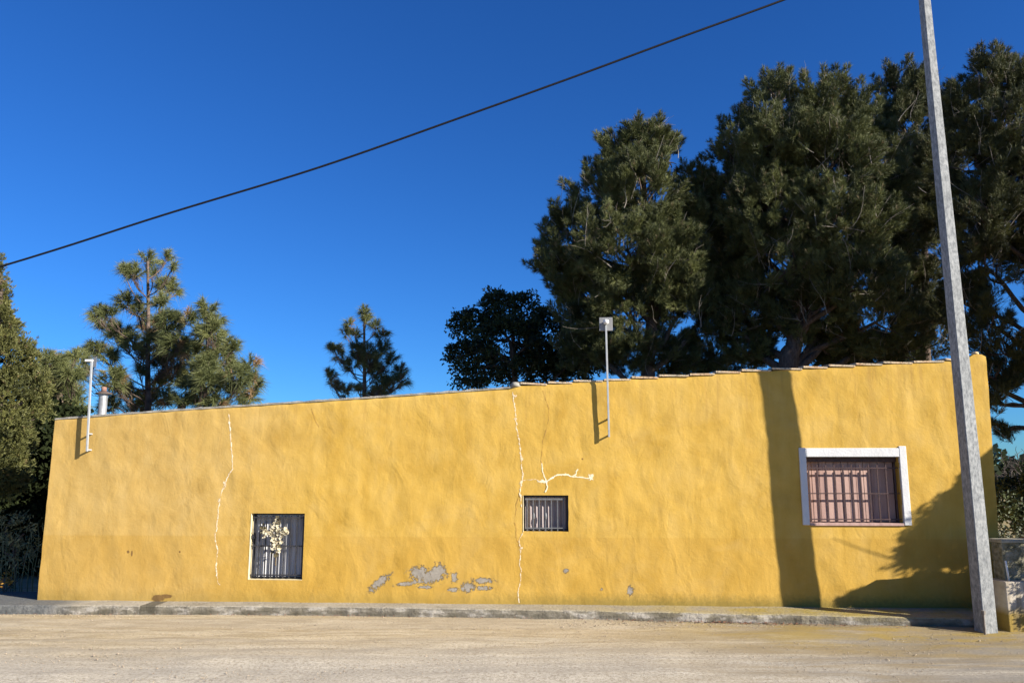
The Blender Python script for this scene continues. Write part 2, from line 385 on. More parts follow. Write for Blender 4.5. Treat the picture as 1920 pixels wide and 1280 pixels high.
# side walls and back wall
sb = MB()
sb.box(.13, .40, TH, 5.2, 0, topz(.3)-.03); sb.build('side_wall', m_wall, house)
sb = MB(); sb.box(RT-.30, RT-.035, TH, 5.2, 0, topz(RT-.3)-.06); sb.build('side_wall', m_wall, house)
sb = MB(); zl, zr_ = topz(.4)-.1, topz(RT-.5)-.1
sb.add([(.40, 4.9, 0), (RT-.30, 4.9, 0), (RT-.30, 5.2, 0), (.40, 5.2, 0), (.40, 4.9, zl), (RT-.30, 4.9, zr_), (RT-.30, 5.2, zr_), (.40, 5.2, zl)],
       [(0, 3, 2, 1), (4, 5, 6, 7), (0, 1, 5, 4), (2, 3, 7, 6), (0, 4, 7, 3), (1, 2, 6, 5)])
sb.build('back_wall', m_wall, house)

# --- roof: canal tiles, rows run up the slope (along u); the edge row lies on the wall's top
t = NT('roof_tile'); n1 = t.noise(3, 5); n2 = t.noise(40, 4)
c = t.ramp(n1, [(.3, (.34, .17, .09)), (.55, (.50, .30, .18)), (.72, (.42, .38, .30))])
c = t.mix(t.ramp(n2, [(.4, .5), (.55, 0.0)]), c, (.10, .085, .06)); m_tile = t.out(c, .9, t.bump(n2, .006))
t = NT('roof_mortar'); n1 = t.noise(9, 5)
m_mortar = t.out(t.ramp(n1, [(.3, (.26, .24, .20)), (.7, (.52, .49, .42))]), .95, t.bump(t.noise(60, 4), .006))
uS = W(966, 722)[0]; uE = W(1800, 676)[0]
roof = MB(); tl = .345; na = 14
for row in range(17):
    v0 = .10+row*.285
    a = uS if True else 0
    n = int((uE-uS)/tl)+1
    for q in range(n):
        ua, ub = uS+q*tl-.03+random.uniform(-.012, .012), min(uS+(q+1)*tl+.03, uE+.06)
        zo = random.uniform(-.003, .003)
        ks = len(roof.v)
        for (u, dz_) in ((ua, .010), (ub, -.022)):
            for m in range(9):
                th = math.pi*m/8
                roof.v.append((u, v0-.085*math.cos(th)+.02, topz(u)-.045+dz_+zo+.062*math.sin(th)))
            for m in range(9):
                th = math.pi*m/8
                roof.v.append((u, v0-.073*math.cos(th)+.02, topz(u)-.045+dz_+zo+.048*math.sin(th)))
        for m in range(8):
            roof.f.append((ks+m, ks+m+1, ks+18+m+1, ks+18+m)); roof.f.append((ks+9+m+1, ks+9+m, ks+27+m, ks+27+m+1))
            roof.f.append((ks+m, ks+9+m, ks+9+m+1, ks+m+1)); roof.f.append((ks+18+m+1, ks+27+m+1, ks+27+m, ks+18+m))
# deck below the tiles
roof.add([(uS, TH, topz(uS)-.06), (RT-.05, TH, topz(uE)-.06), (RT-.05, 5.3, topz(uE)-.06), (uS, 5.3, topz(uS)-.06), (uS, TH, topz(uS)-.14), (RT-.05, TH, topz(uE)-.14), (RT-.05, 5.3, topz(uE)-.14), (uS, 5.3, topz(uS)-.14)],
         [(0, 1, 2, 3), (4, 7, 6, 5), (0, 4, 5, 1), (2, 6, 7, 3), (1, 5, 6, 2), (0, 3, 7, 4)])
roof_o = roof.build('tiled_roof', m_tile, house)
# flat left roof with a mortar lip
fr = MB()
fr.add([(.05, TH-.0, topz(.2)-.05), (uS-.01, TH, topz(uS-.1)-.05), (uS-.01, 5.3, topz(uS-.1)-.05), (.05, 5.3, topz(.2)-.05), (.05, TH, topz(.2)-.15), (uS-.01, TH, topz(uS-.1)-.15), (uS-.01, 5.3, topz(uS-.1)-.15), (.05, 5.3, topz(.2)-.15)],
       [(0, 1, 2, 3), (4, 7, 6, 5), (0, 4, 5, 1), (2, 6, 7, 3), (1, 5, 6, 2), (0, 3, 7, 4)])
fl_roof = fr.build('flat_roof', m_mortar, house)
lip = MB(); n = 300; 
for i in range(n+1):
    u = LT-.0+(uS-.02-LT)*i/n; z = topz(u); h = .013+.012*noise.noise((u*7, 1, 1))+.006*noise.noise((u*25, 1, 1)); yj = -.004+.008*noise.noise((u*9, 2, 1))
    lip.v += [(u, yj, z-.012), (u, yj-.002, z+h*.6), (u, .03, z+h), (u, TH+.02, z+h), (u, TH+.02, z-.06)]
lip.f = [(i*5+j, (i+1)*5+j, (i+1)*5+j+1, i*5+j+1) for i in range(n) for j in range(4)]
lip.build('mortar_lip', m_mortar, house)
# edge tiles bedded on the right-hand wall top: stepped flat tile edges
et = MB(); q = 0; u = uS+.06
while u < uE-.1:
    Lq = random.uniform(.29, .36); ub = min(u+Lq, uE)
    z0, z1 = topz(u)+.001, topz(ub)-.002
    y0 = -.004+random.uniform(-.006, .006); th = .020; lift = .016*(1 if random.random() < .8 else .3)
    g_ = .012
    et.add([(u, y0, z0-.004+lift), (ub-g_, y0, z1-.010), (ub-g_, TH*.7, z1-.006), (u, TH*.7, z0+lift), (u, y0, z0+th+lift), (ub-g_, y0, z1+th-.010), (ub-g_, TH*.7, z1+th+.006), (u, TH*.7, z0+th+lift+.012)],
           [(0, 3, 2, 1), (4, 5, 6, 7), (0, 1, 5, 4), (2, 3, 7, 6), (0, 4, 7, 3), (1, 2, 6, 5)])
    u = ub
t = NT('edge_tile'); n1 = t.noise(4, 5); n2 = t.noise(45, 4)
c = t.ramp(n1, [(.36, (.70, .44, .24)), (.5, (.74, .58, .38)), (.64, (.50, .43, .32))])
c = t.mix(t.ramp(n2, [(.38, .6), (.5, 0.0)]), c, (.12, .10, .07)); m_et = t.out(c, .92, t.bump(n2, .006))
et.build('edge_tiles', m_et, house, bevel=.004)
# mortar knob where the two roofs meet, and chip on the raised corner
def rock(name, c0, r, mat, parent, seed=0):
    mb = MB(); n, m = 12, 8
    for i in range(m+1):
        ph = math.pi*i/m
        for j in range(n):
            th = 2*math.pi*j/n; d = Vector((math.sin(ph)*math.cos(th), math.sin(ph)*math.sin(th), math.cos(ph)))
            k_ = 1+.35*noise.noise(d*1.7+Vector((seed, 0, 0)))
            mb.v.append((c0[0]+d.x*r[0]*k_, c0[1]+d.y*r[1]*k_, c0[2]+d.z*r[2]*k_))
    for i in range(m):
        for j in range(n): mb.f.append((i*n+j, (i+1)*n+j, (i+1)*n+(j+1) % n, i*n+(j+1) % n))
    return mb.build(name, mat, parent, smooth=True)
t = NT('lime_filler'); n1 = t.noise(14, 5, .7)
m_fill = t.out(t.ramp(n1, [(.36, (.78, .52, .22)), (.62, (.98, .80, .55))]), .9, k=.8)
rock('mortar_knob', (uS+.0, .05, topz(uS)+.0), (.075, .08, .035), m_mortar, house, 3)
u_, z_ = W(1835, 663); rock('mortar_chip', (u_, .08, z_+.012), (.035, .05, .022), m_fill, house, 5)

# --- crack repairs: raised irregular ribbons of filler
def crack(name, pts, wd, mat, blobs_=(), seg=.025, gaps=.0, seed=0, vary=.6):
    uz = [W(x, y) for x, y in pts]; path = []
    for (a, b_), (c0, d0) in zip(uz, uz[1:]):
        n = max(1, int(math.hypot(c0-a, d0-b_)/seg))
        for i in range(n):
            f_ = i/n; path.append([a+(c0-a)*f_, b_+(d0-b_)*f_])
    path.append(list(uz[-1])); n = len(path)
    for i, p in enumerate(path):
        p[0] += .014*noise.noise((i*.35, seed, 0))+.008*noise.noise((i*1.1, seed, 4)); p[1] += .006*noise.noise((i*.8, seed, 9))
    mb = MB(); ed = []
    for i in range(n-1):
        gq = lambda i_: .35 if gaps and noise.noise((i_*.22, seed+20, 0)) > gaps*.6 else 1.0
        def sect(i):
            a = Vector(path[max(i-1, 0)]); b_ = Vector(path[min(i+1, n-1)]); d = (b_-a).normalized(); nn = Vector((-d.y, d.x))
            wl = wd*(1+vary*noise.noise((i*.45, seed+7, 0))+.5*vary*noise.noise((i*1.7, seed, 2)))*.85*gq(i)
            wr = wd*(1+vary*noise.noise((i*.5, seed+17, 0))+.5*vary*noise.noise((i*1.9, seed, 6)))*.85*gq(i)
            p = Vector(path[i]); y = disp(p.x, p.y)-.0015
            return [(p.x+nn.x*wl, y, p.y+nn.y*wl), (p.x, y-.001, p.y), (p.x-nn.x*wr, y, p.y-nn.y*wr)]
        a, b_ = sect(i), sect(i+1); ed += [0, 1, 0, 0, 1, 0]
        mb.add(a+b_, [(0, 3, 4, 1), (1, 4, 5, 2)])
    for (x, y, r, ry) in blobs_:
        cu, cz = W(x, y); k_ = 16; ring = []
        for j in range(k_):
            th = 2*math.pi*j/k_; rr = (1+.5*noise.noise((math.cos(th)*1.5+x, math.sin(th)*1.5, seed)))*.0061*1.6
            pu, pz = cu+math.cos(th)*r*rr, cz+math.sin(th)*ry*rr; ring.append((pu, disp(pu, pz)-.002, pz))
        mb.add(ring+[(cu, disp(cu, cz)-.0035, cz)], [(j, (j+1) % k_, k_) for j in range(k_)]); ed += [0]*k_+[1]
    ob = mb.build(name, mat, wall, smooth=True); at = ob.data.attributes.new('core', 'FLOAT', 'POINT'); at.data.foreach_set('value', ed); return ob
def smear(name, ca, cb, amount):
    t = NT(name); n1 = t.noise(14, 5, .7); at = t.n.new('ShaderNodeAttribute'); at.attribute_name = 'core'
    m = t.out(t.ramp(n1, [(.36, ca), (.62, cb)]), .9, k=.9)
    f = t.math('ADD', at.outputs['Fac'], t.math('MULTIPLY', t.math('SUBTRACT', t.noise(30, 6, .75), .5), 2.2))
    f = t.math('MULTIPLY', t.math('SUBTRACT', f, 1-amount), 3.0, True); tr = t.n.new('ShaderNodeBsdfTransparent'); mx_ = t.n.new('ShaderNodeMixShader')
    t.l(f, mx_.inputs[0]); t.l(tr.outputs[0], mx_.inputs[1]); t.l(t.b.outputs[0], mx_.inputs[2]); t.l(mx_.outputs[0], t.n['Material Output'].inputs['Surface']); return m
m_fill2 = smear('filler_smear', (.80, .61, .36), (.93, .80, .58), .36)
m_fill3 = smear('filler_smear_strong', (.84, .66, .38), (.96, .84, .62), .62)
m_hair = smear('crack_line', (.40, .22, .05), (.50, .29, .08), .45)
crack('crack_filler', [(429, 776), (432, 810), (436, 858), (437, 878), (426, 896), (416, 920), (411, 945), (408, 975), (403, 1012), (408, 1030), (405, 1060), (408, 1092), (413, 1096)], .028, m_fill2, [(412, 938, 5, 7), (421, 905, 4, 5)], seed=1, gaps=.45)
crack('crack_filler', [(426, 895), (422, 912), (417, 918)], .018, m_fill2, seed=2)
crack('crack_filler', [(961, 735), (966, 765), (967, 790), (974, 830), (978, 865), (980, 892), (975, 925), (978, 950)], .028, m_fill2, [(965, 742, 7, 5), (967, 784, 5, 5), (978, 860, 5, 7), (976, 905, 4, 6)], seed=3, gaps=.3, vary=.9)
crack('crack_filler', [(981, 998), (974, 1010), (976, 1030), (975, 1060), (977, 1085), (971, 1110), (974, 1130)], .018, m_fill2, [(977, 1027, 6, 7)], seed=4, gaps=.4)
crack('crack_filler', [(980, 900), (1004, 898), (1012, 902)], .014, m_fill2, seed=15, vary=1.0)
crack('crack_filler', [(1008, 902), (1020, 904), (1030, 899), (1045, 890), (1060, 889), (1072, 893), (1088, 894), (1100, 896), (1108, 895)], .020, m_fill3, [(1108, 895, 7, 6), (1020, 902, 9, 4)], seed=5, vary=1.0)
crack('crack_filler', [(1016, 868), (1018, 885), (1024, 904), (1027, 912), (1023, 922)], .016, m_fill3, seed=6)
crack('crack_filler', [(1072, 893), (1080, 888), (1083, 879)], .014, m_fill3, seed=7)
m_dark = simple('dark_crack', (.25, .14, .04), .95, .2, 20, 0)
crack('hairline_crack', [(1018, 732), (1030, 770), (1026, 800), (1017, 830), (1015, 868)], .009, m_hair, seed=8, vary=.9, gaps=.1)
crack('hairline_crack', [(976, 925), (968, 945), (966, 975), (969, 1010), (976, 1030)], .009, m_hair, seed=9, vary=.9, gaps=.15)
crack('hairline_crack', [(584, 762), (586, 772), (592, 790), (598, 800)], .008, m_hair, seed=10, gaps=.2)

# --- windows
m_iron = simple('painted_iron', (.05, .05, .056), .5, .3, 30, .001)
m_iron2 = simple('brown_iron', (.09, .055, .052), .5, .3, 30, .001)
m_iron3 = simple('grey_iron', (.17, .175, .18), .5, .25, 30, .001)
m_white = simple('white_paint', (.80, .80, .79), .6, .06, 8, .003)
m_black = simple('inside_dark', (.02, .02, .022), .8, .1)
t = NT('grey_shutter'); m_shut1 = t.out(t.mix(t.ramp(t.noise(1, 4, .6, t.mapping(scale=(25, 1, 1.5))), [(.4, 0.0), (.65, 1.0)]), (.46, .46, .47), (.74, .74, .75)), .55)
t = NT('pink_shutter'); m_shut3 = t.out(t.mix(t.ramp(t.noise(1, 5, .6, t.mapping(scale=(14, 1, 1))), [(.3, 0.0), (.7, 1.0)]), (.40, .245, .215), (.72, .49, .41)), .7, t.bump(t.noise(40, 3), .002))
t = NT('curtain'); m_curt = t.out(t.mix(t.noise(3, 4), (.34, .28, .275), (.50, .43, .415)), .85)
m_frame = simple('window_frame_dark', (.05, .05, .055), .5, .2)

def window_frame(r, d, mat, fw=.03):
    a, b_, c0, c1 = r; mb = MB(); y0, y1 = d, d+.05; e = .003
    mb.box(a-.01, a+fw, y0, y1, c0, c1); mb.box(b_-fw, b_+.01, y0, y1, c0, c1)
    mb.box(a+fw, b_-fw, y0+.002, y1, c0-.01, c0+fw); mb.box(a+fw, b_-fw, y0+.002, y1, c1-fw, c1+.01)
    o = mb.build('window', mat, house); return o
# window 1: ribbed grey shutter, dense black grille
w1 = window_frame(W1, RD[0], m_frame, .02)
a, b_, c0, c1 = W1; sh = MB(); n = 60
for i in range(n+1):
    u = a+.02+(b_-a-.04)*i/n; y = RD[0]+.025+.006*math.cos(i*2*math.pi/4)
    sh.v += [(u, y, c0+.02), (u, y, c1-.02)]
sh.f = [(2*i, 2*i+2, 2*i+3, 2*i+1) for i in range(n)]
sh.build('shutter', m_shut1, w1)
g1 = MB(); gy = .045; nb = 9
for i in range(nb):
    u = a+.025+(b_-a-.05)*i/(nb-1)
    g1.box(u-.006, u+.006, gy-.006, gy+.006, c0+.015, c1-.03)
    g1.lathe([(.0, -.012), (.011, -.006), (.011, .006), (0, .012)], (u, gy, c0+.50*(c1-c0)+(.0)), 8)
for z in (c0+.045, c0+.5*(c1-c0), c1-.05): g1.box(a-.0, b_+.0, gy-.009, gy+.009, z-.007, z+.007)
g1.build('grille', m_iron, w1)
m_cream = simple('cream_reveal', (.86, .74, .46), .85, .12, 12, .002)
rl = MB().box(a-.001, a+.003, -.001, RD[0]-.002, c0-.002, c1-.004); rl.box(a+.003, b_-.002, 0, RD[0]-.002, c0-.003, c0+.002); rl.build('reveal_lining', m_cream, w1)
# latch on the left reveal
lt = MB().box(a-.004, a+.05, .02, .05, c0+.46, c0+.49); lt.build('hinge', m_iron, w1)
# window 2
w2 = window_frame(W2, RD[1], m_frame, .022)
a, b_, c0, c1 = W2; cu = MB(); n = 80
for i in range(n+1):
    u = a+.022+(b_-a-.044)*i/n; f_ = i/n
    y = RD[1]+.02+.010*math.sin(f_*2*math.pi*7)
    for q in range(5):
        z = c0+.02+(c1-c0-.04)*q/4; cu.v.append((u, y+.004*noise.noise((u*9, z*9, 0)), z))
cu.f = [(5*i+q, 5*i+5+q, 5*i+6+q, 5*i+q+1) for i in range(n) for q in range(4)]
cu.build('curtain', m_curt, w2, smooth=True)
rl = MB().box(a-.003, a+.003, -.005, RD[1]-.002, c0-.006, c1-.004); rl.build('reveal_lining', m_cream, w2)
g2 = MB(); gy = .04
for i in range(7):
    u = a+.045+(b_-a-.10)*i/6
    g2.box(u-.0055, u+.0055, gy-.0055, gy+.0055, c0+.0, c1-.045)
    if i in (1, 3): g2.lathe([(.0, -.05), (.014, -.03), (.019, 0), (.014, .03), (0, .05)], (u, gy, c0+.42*(c1-c0)), 10)
g2.box(a+.02, b_-.035, gy-.008, gy+.008, c1-.055, c1-.035); g2.box(a+.02, b_-.035, gy-.008, gy+.008, c0+.03, c0+.043)
g2.build('grille', m_iron3, w2)
# window 3: white surround, pink plank shutter, brown grille
w3 = window_frame(W3, RD[2], m_iron2, .02)
a, b_, c0, c1 = W3; sh = MB(); npl = 12
for i in range(npl):
    x0 = a+.02+(b_-a-.04)*i/npl; x1 = a+.02+(b_-a-.04)*(i+1)/npl-.006
    sh.box(x0, x1, RD[2]+.02+random.uniform(0, .004), RD[2]+.04, c0+.02, c1-.03)
sh.box(a+.01, b_-.01, RD[2]+.043, RD[2]+.055, c0+.01, c1-.01)
sh.build('shutter', m_shut3, w3)
hb = MB().box(a+.003, b_-.003, .075, RD[2]+.0, c1-.058, c1-.004); hb.build('roller_box', m_iron2, w3, bevel=.004)
g3 = MB(); gy = .05
for i in range(11):
    u = a+.04+(b_-a-.08)*i/10; g3.box(u-.0075, u+.0075, gy-.006, gy+.006, c0+.02, c1-.09)
for z in (c0+.05, c0+.45*(c1-c0), c1-.125): g3.box(a, b_, gy-.010, gy+.006, z-.006, z+.006)
g3.build('grille', m_iron2, w3)
# surround in four butted strips: outer px rectangle
S = rect(1501, 839, 1703, 984); fw = .075
sr = MB(); p0 = -.024
sr.box(S[0], a+.001, p0, .02, S[2], S[3]); sr.box(b_-.001, S[1], p0, .02, S[2], S[3]+.018)
sr.box(a+.001, b_-.001, p0+.002, .02, c1-.001, S[3]-.004)
sr.build('window_surround', m_white, w3, bevel=.006)
sl = MB(); sl.box(a-.0+.004, b_-.004, -.02, RD[2]-.01, c0-.018, c0+.012); sl.build('sill', m_shut3, w3, bevel=.004)

# --- stove pipe standing on the flat roof
def on_roof(px, py, v): return W(px, py, v)
flue = thing('flue_pipe', None, None); flue.name = 'flue_pipe'
for k_ in ('label', 'category'):
    if k_ in flue: del flue[k_]
flue.parent = house; fv = .55
fu, fz0 = W(190, 790, fv); _, fz1 = W(190, 737, fv); _, fz2 = W(190, 720, fv)
flue.location = (fu, fv, 0)
m_zinc = simple('zinc_pipe', (.50, .50, .49), .45, .2, 14, .001, .5); m_terra = simple('terracotta', (.36, .20, .15), .85)
MB().lathe([(.052, fz0-.25), (.052, fz1-.03), (.058, fz1-.03), (.058, fz1-.012), (.05, fz1-.01)], n=20).build('pipe', m_zinc, flue, smooth=False)
MB().lathe([(.10, fz1-.012), (.102, fz1), (.03, fz1+.026), (.0, fz1+.028)], n=24).build('rain_cap', simple('sooty_metal', (.16, .12, .10), .6), flue)
MB().lathe([(.036, fz1+.024), (.030, fz1+.05), (.034, fz1+.06), (.030, fz1+.078), (.0, fz1+.085)], n=16).build('cowl', m_terra, flue, smooth=True)

# ------------------------------------------------------------------ two camera masts bracketed to the wall
m_galv = simple('white_mast_paint', (.46, .48, .49), .45, .12, 20, .001)
m_plate = simple('grey_plate', (.30, .30, .30), .5, .15)
m_dome = simple('white_plastic', (.85, .85, .84), .35, .03, 5, 0)
def mast(px_bot, px_top, label, turn, d=.078, w_=.0105):
    ub, zb_ = W(*px_bot, -d); ut, zt = W(*px_top, -d)
    o = thing('camera_mast', label, 'camera mast', L2W(ub, -d, zb_), YAW, 'security cameras on white masts along the house')
    H = zt-zb_; dx = ut-ub
    MB().add([(x+(dx if z else 0), y, z) for z in (0, H) for y in (-w_, w_) for x in (-w_, w_)], [(0, 2, 3, 1), (4, 5, 7, 6), (0, 1, 5, 4), (2, 6, 7, 3), (0, 4, 6, 2), (1, 3, 7, 5)]).build('post', m_galv, o, bevel=.002)
    for zz_ in (.0+.02, .21):
        xo = dx*zz_/H
        MB().box(xo-.009, xo+.009, w_+.001, d+.02, zz_-.008, zz_+.008).build('bracket', m_galv, o)
    return o, H, dx
def aim_head(o, H, dx, rz):
    hd = bpy.data.objects.new('camera_head', None)
    mb = MB().lathe([(.0, -.03), (.026, -.024), (.036, 0), (.030, .022), (0, .034)], (0, -.035, 0), 16)
    mb.box(-.018, .018, -.03, .03, -.015, .015)
    hd = mb.build('camera_head', m_dome, o, smooth=True); hd.location = (dx, 0, H+.01); hd.rotation_euler = (0, 0, rz)
o, H, dx = mast((1142, 819), (1136, 606), 'white mast with a round camera before a square grey plate, beside the small middle window', 0)
aim_head(o, H, dx, 0)
pl = MB().box(-.078, .078, .020, .032, -.085, .075).build('back_plate', m_plate, o, bevel=.003); pl.location = (dx+.002, 0, H)
o, H, dx = mast((163, 846), (172, 676), 'white mast with a sideways pointing camera near the left corner beside the stove pipe', 0)
mb = MB().box(-.080, .013, -.016, .016, -.012, .016)
hd = mb.build('camera_head', m_dome, o, bevel=.004); hd.location = (dx, 0, H)
fr_ = [(-.055, 0, .048), (.052, 0, .052), (.052, 0, -.10)]
pl = MB().tube([Vector(q_) for q_ in fr_[:2]], .0035, 6).tube([Vector(q_) for q_ in fr_[1:]], .0035, 6).box(.014, .046, -.002, .002, -.075, .040)
pl = pl.build('frame_plate', simple('tinted_plate', (.20, .20, .21), .4, .1), o); pl.location = (dx, .012, H)

# ------------------------------------------------------------------ dried flower cross tied to the first grille
a, b_, c0, c1 = W1
fo = W(519, 1010, -.0)
fx = thing('flower_cross', 'cream dried flowers wired into a cross on the tall grey window grille', 'flowers', L2W(fo[0], -.004, fo[1]), YAW)
cr = MB(); cr.tube([(0, 0, -.30), (0, 0, .22)], .007, 6); cr.tube([(-.17, 0, .10), (.13, 0, .075)], .006, 6)
cr.build('stalks', simple('dry_stalk', (.16, .11, .05), .9), fx)
def blossoms(cs, n, mat, r, name, pl=(.013, .030)):
    co = []
    for _ in range(n):
        c_ = random.choice(cs); p = Vector((c_[0]+random.gauss(0, c_[2]), random.gauss(-.008, .012), c_[1]+random.gauss(0, c_[3])))
        ax = Vector((random.gauss(0, .6), -1, random.gauss(0, .6))).normalized(); e = ax.orthogonal().normalized(); f_ = ax.cross(e)
        for q in range(6):
            th = q*math.pi/3+random.uniform(-.2, .2); L_ = random.uniform(*pl); d = (e*math.cos(th)+f_*math.sin(th)); s_ = ax.cross(d)*L_*.38
            co.append([p, p+d*L_*.6+s_+ax*.004, p+d*L_+ax*.010, p+d*L_*.6-s_+ax*.004])
    return nmesh(name, np.array([[list(v) for v in q] for q in co]), 4, mat, fx)
flp = [(0, .20, .025, .022), (-.005, .15, .03, .03), (0, .10, .03, .02), (.10, .085, .025, .018), (.065, .08, .02, .015), (-.145, .10, .012, .02), (-.10, .075, .02, .01), (-.025, .03, .02, .02), (0, -.02, .028, .02), (.005, -.07, .028, .02), (0, -.12, .025, .02)]
blossoms(flp, 120, simple('dried_petals', (.72, .64, .44), .9, .2, 30, 0), .02, 'blossoms')
blossoms(flp+[(0, -.17, .03, .03)], 40, simple('dry_leaves', (.12, .10, .05), .9, .3, 30, 0), .02, 'dry_leaves', (.012, .03))

# ================================================================== concrete pole, cable
t = NT('pole_concrete'); n1 = t.noise(38, 5, .75, t.mapping(scale=(1, 1, .45))); n2 = t.noise(7, 4, .6, t.mapping(scale=(1, 1, .5)))
c = t.ramp(n1, [(.36, (.24, .25, .26)), (.50, (.44, .455, .45)), (.62, (.62, .63, .61))])
c = t.mix(t.ramp(n2, [(.40, 0.0), (.65, .35)]), c, (.24, .25, .25)); m_pole = t.out(c, .85, t.bump(n1, .0007), k=.58)
pb = G(1846, 1186, .0)
pole = thing('concrete_pole', 'tall tapering square concrete power pole at the kerb by the right window', 'power pole', (pb.x-.02, pb.y-.035, 0), YAW+R(10))
Hp = 8.1; lw, ld, tw, td = .154, .154, .078, .078; lx = -.16
pm_ = MB(); nseg = 40
for i in range(nseg+1):
    f_ = i/nseg; w_ = lw+(tw-lw)*f_; d_ = ld+(td-ld)*f_; xo = lx*f_+.006*math.sin(f_*6); z = -.3+(Hp+.3)*f_; ch = .007
    for (x, y) in ((ch, 0), (w_-ch, 0), (w_, ch), (w_, d_-ch), (w_-ch, d_), (ch, d_), (0, d_-ch), (0, ch)):
        pm_.v.append((xo+(lw-w_)*.5+x+.002*noise.noise((x*9, y*9, z*3)), (ld-d_)*.5-.15*f_+y+.0015*noise.noise((x*9, y*9, z*4+7)), z))
for i in range(nseg):
    for j in range(8): pm_.f.append((i*8+j, i*8+(j+1) % 8, (i+1)*8+(j+1) % 8, (i+1)*8+j))
pm_.f.append(tuple(nseg*8+j for j in range(8)))
pm_.build('shaft', m_pole, pole)
MB().tube([(-.02, -.035, -.05), (-.02, -.035, .20)], .010, 10).tube([(-.02, -.035, .19), (-.02, -.035, .225)], .020, 10).build('earth_rod', simple('rusty_steel', (.30, .26, .22), .6, .3, 20, .001, .3), pole)
# cable
cp = [(0, 500), (310, 402), (595, 315), (860, 222), (1080, 143), (1280, 69), (1470, 0), (1716, -95)]
pt = []
for x, y in cp:
    Yd = 9.6-(9.6-8.3)*x/1716; pt.append(P(x, y, Yd))
first = pt[0]-(pt[1]-pt[0])*1.0; cab = [pt[0]+(pt[0]-pt[1])*q*1.0+Vector((0, 0, .03*q*q)) for q in (8, 6, 4, 2)]+pt
def catmull(ps, n=8):
    out = []
    for i in range(len(ps)-1):
        a_, b2, c_, d_ = ps[max(i-1, 0)], ps[i], ps[i+1], ps[min(i+2, len(ps)-1)]
        for q in range(n):
            t_ = q/n; out.append(.5*((2*b2)+(c_-a_)*t_+(2*a_-5*b2+4*c_-d_)*t_*t_+(3*b2-a_-3*c_+d_)*t_**3))
    return out+[ps[-1]]
mb = MB(); cc = catmull(cab)
mb.tube(cc, .0135, 8)
tag(mb.build('overhead_cable', simple('black_cable', (.010, .010, .014), .7, .3, 60, .001), smooth=True), 'black overhead cable rising across the sky to the concrete pole', 'cable')

# ================================================================== neighbour's gate wall on the right
m_blk = NT('mossy_block'); t = m_blk; n1 = t.noise(14, 6, .75); n2 = t.noise(60, 4)
c = t.ramp(n1, [(.34, (.10, .095, .05)), (.5, (.26, .24, .16)), (.66, (.42, .39, .31))]); m_blk = t.out(c, .95, t.bump(n1, .03))
t = NT('stained_plinth'); sx = t.n.new('ShaderNodeSeparateXYZ'); t.l(t.obj, sx.inputs[0]); n1 = t.noise(3, 6, .65); n2 = t.noise(40, 4)
c = t.ramp(n1, [(.3, (.50, .42, .32)), (.65, (.68, .61, .50))])
c = t.mix(t.math('MULTIPLY', t.math('SUBTRACT', t.math('ADD', .17, t.math('MULTIPLY', n1, .16)), sx.outputs[2]), 12, True), c, (.36, .25, .06))
c = t.mix(t.ramp(t.noise(1, 4, .6, t.mapping(scale=(16, 1, 2))), [(.48, 0.0), (.62, .65)]), c, (.20, .16, .09)); m_plin = t.out(c, .9, t.bump(n2, .006))
q0 = G(1894, 1186, 0)
gw = thing('garden_wall', 'low stained concrete plinth carrying a mossy block wall right of the pole', 'garden wall', q0, R(3))
zp = P(1893, 1091, q0.y).z; zk = P(1885, 1011, q0.y+.12).z
MB().box(0, 2.6, 0, .30, -.1, zp, .004).build('plinth', m_plin, gw, bevel=.008)
bx0 = P(1882, 1050, q0.y+.12).x-q0.x
MB().box(bx0, 2.55, .12, .29, zp+.002, zk-.035, .003).build('block_wall', m_blk, gw, bevel=.01)
MB().box(bx0-.012, 2.56, .105, .305, zk-.034, zk, .003).build('coping', simple('coping', (.40, .37, .28), .9, .3, 14, .004), gw, bevel=.006)
wp = P(1889, 1060, q0.y+.09)
pp = MB().tube([(wp.x, wp.y, zp+.0), (wp.x-.012, wp.y+.005, zp+.20)], .010, 10)
tag(pp.build('white_pipe', m_dome, smooth=True), 'short white plastic pipe leaning on the mossy block wall', 'pipe')
# ridge for scattered stones and grit
co = []; 
for _ in range(5200):
    if random.random() < .3:
        u = random.uniform(-.5, 12.5); v = np.interp(u, [e[0] for e in ep], [e[1] for e in ep]) - abs(random.gauss(0, .14)) - .012; p = L2W(u, v, 0); s_ = random.uniform(.003, .010)
    else:
        p = Vector((random.uniform(-6.2, 6.2), random.uniform(5.6, 8.8), 0)); s_ = random.uniform(.003, .008)
    if random.random() < .02: s_ *= 1.8
    base = [Vector((math.cos(a_), math.sin(a_), 0)) for a_ in (0, 1.3, 2.6, 3.9, 5.1)]
    top = p+Vector((0, 0, s_*.9)); rs = [p+b2*s_*random.uniform(.7, 1.3)+Vector((0, 0, -.002)) for b2 in base]
    for j in range(5): co.append([rs[j], rs[(j+1) % 5], top])
tag(nmesh('gravel', np.array([[list(v) for v in q] for q in co]), 3, simple('grit', (.42, .34, .24), .9, .4, 50, 0)), 'loose grit and small stones on the sandy road', 'gravel', kind='stuff')

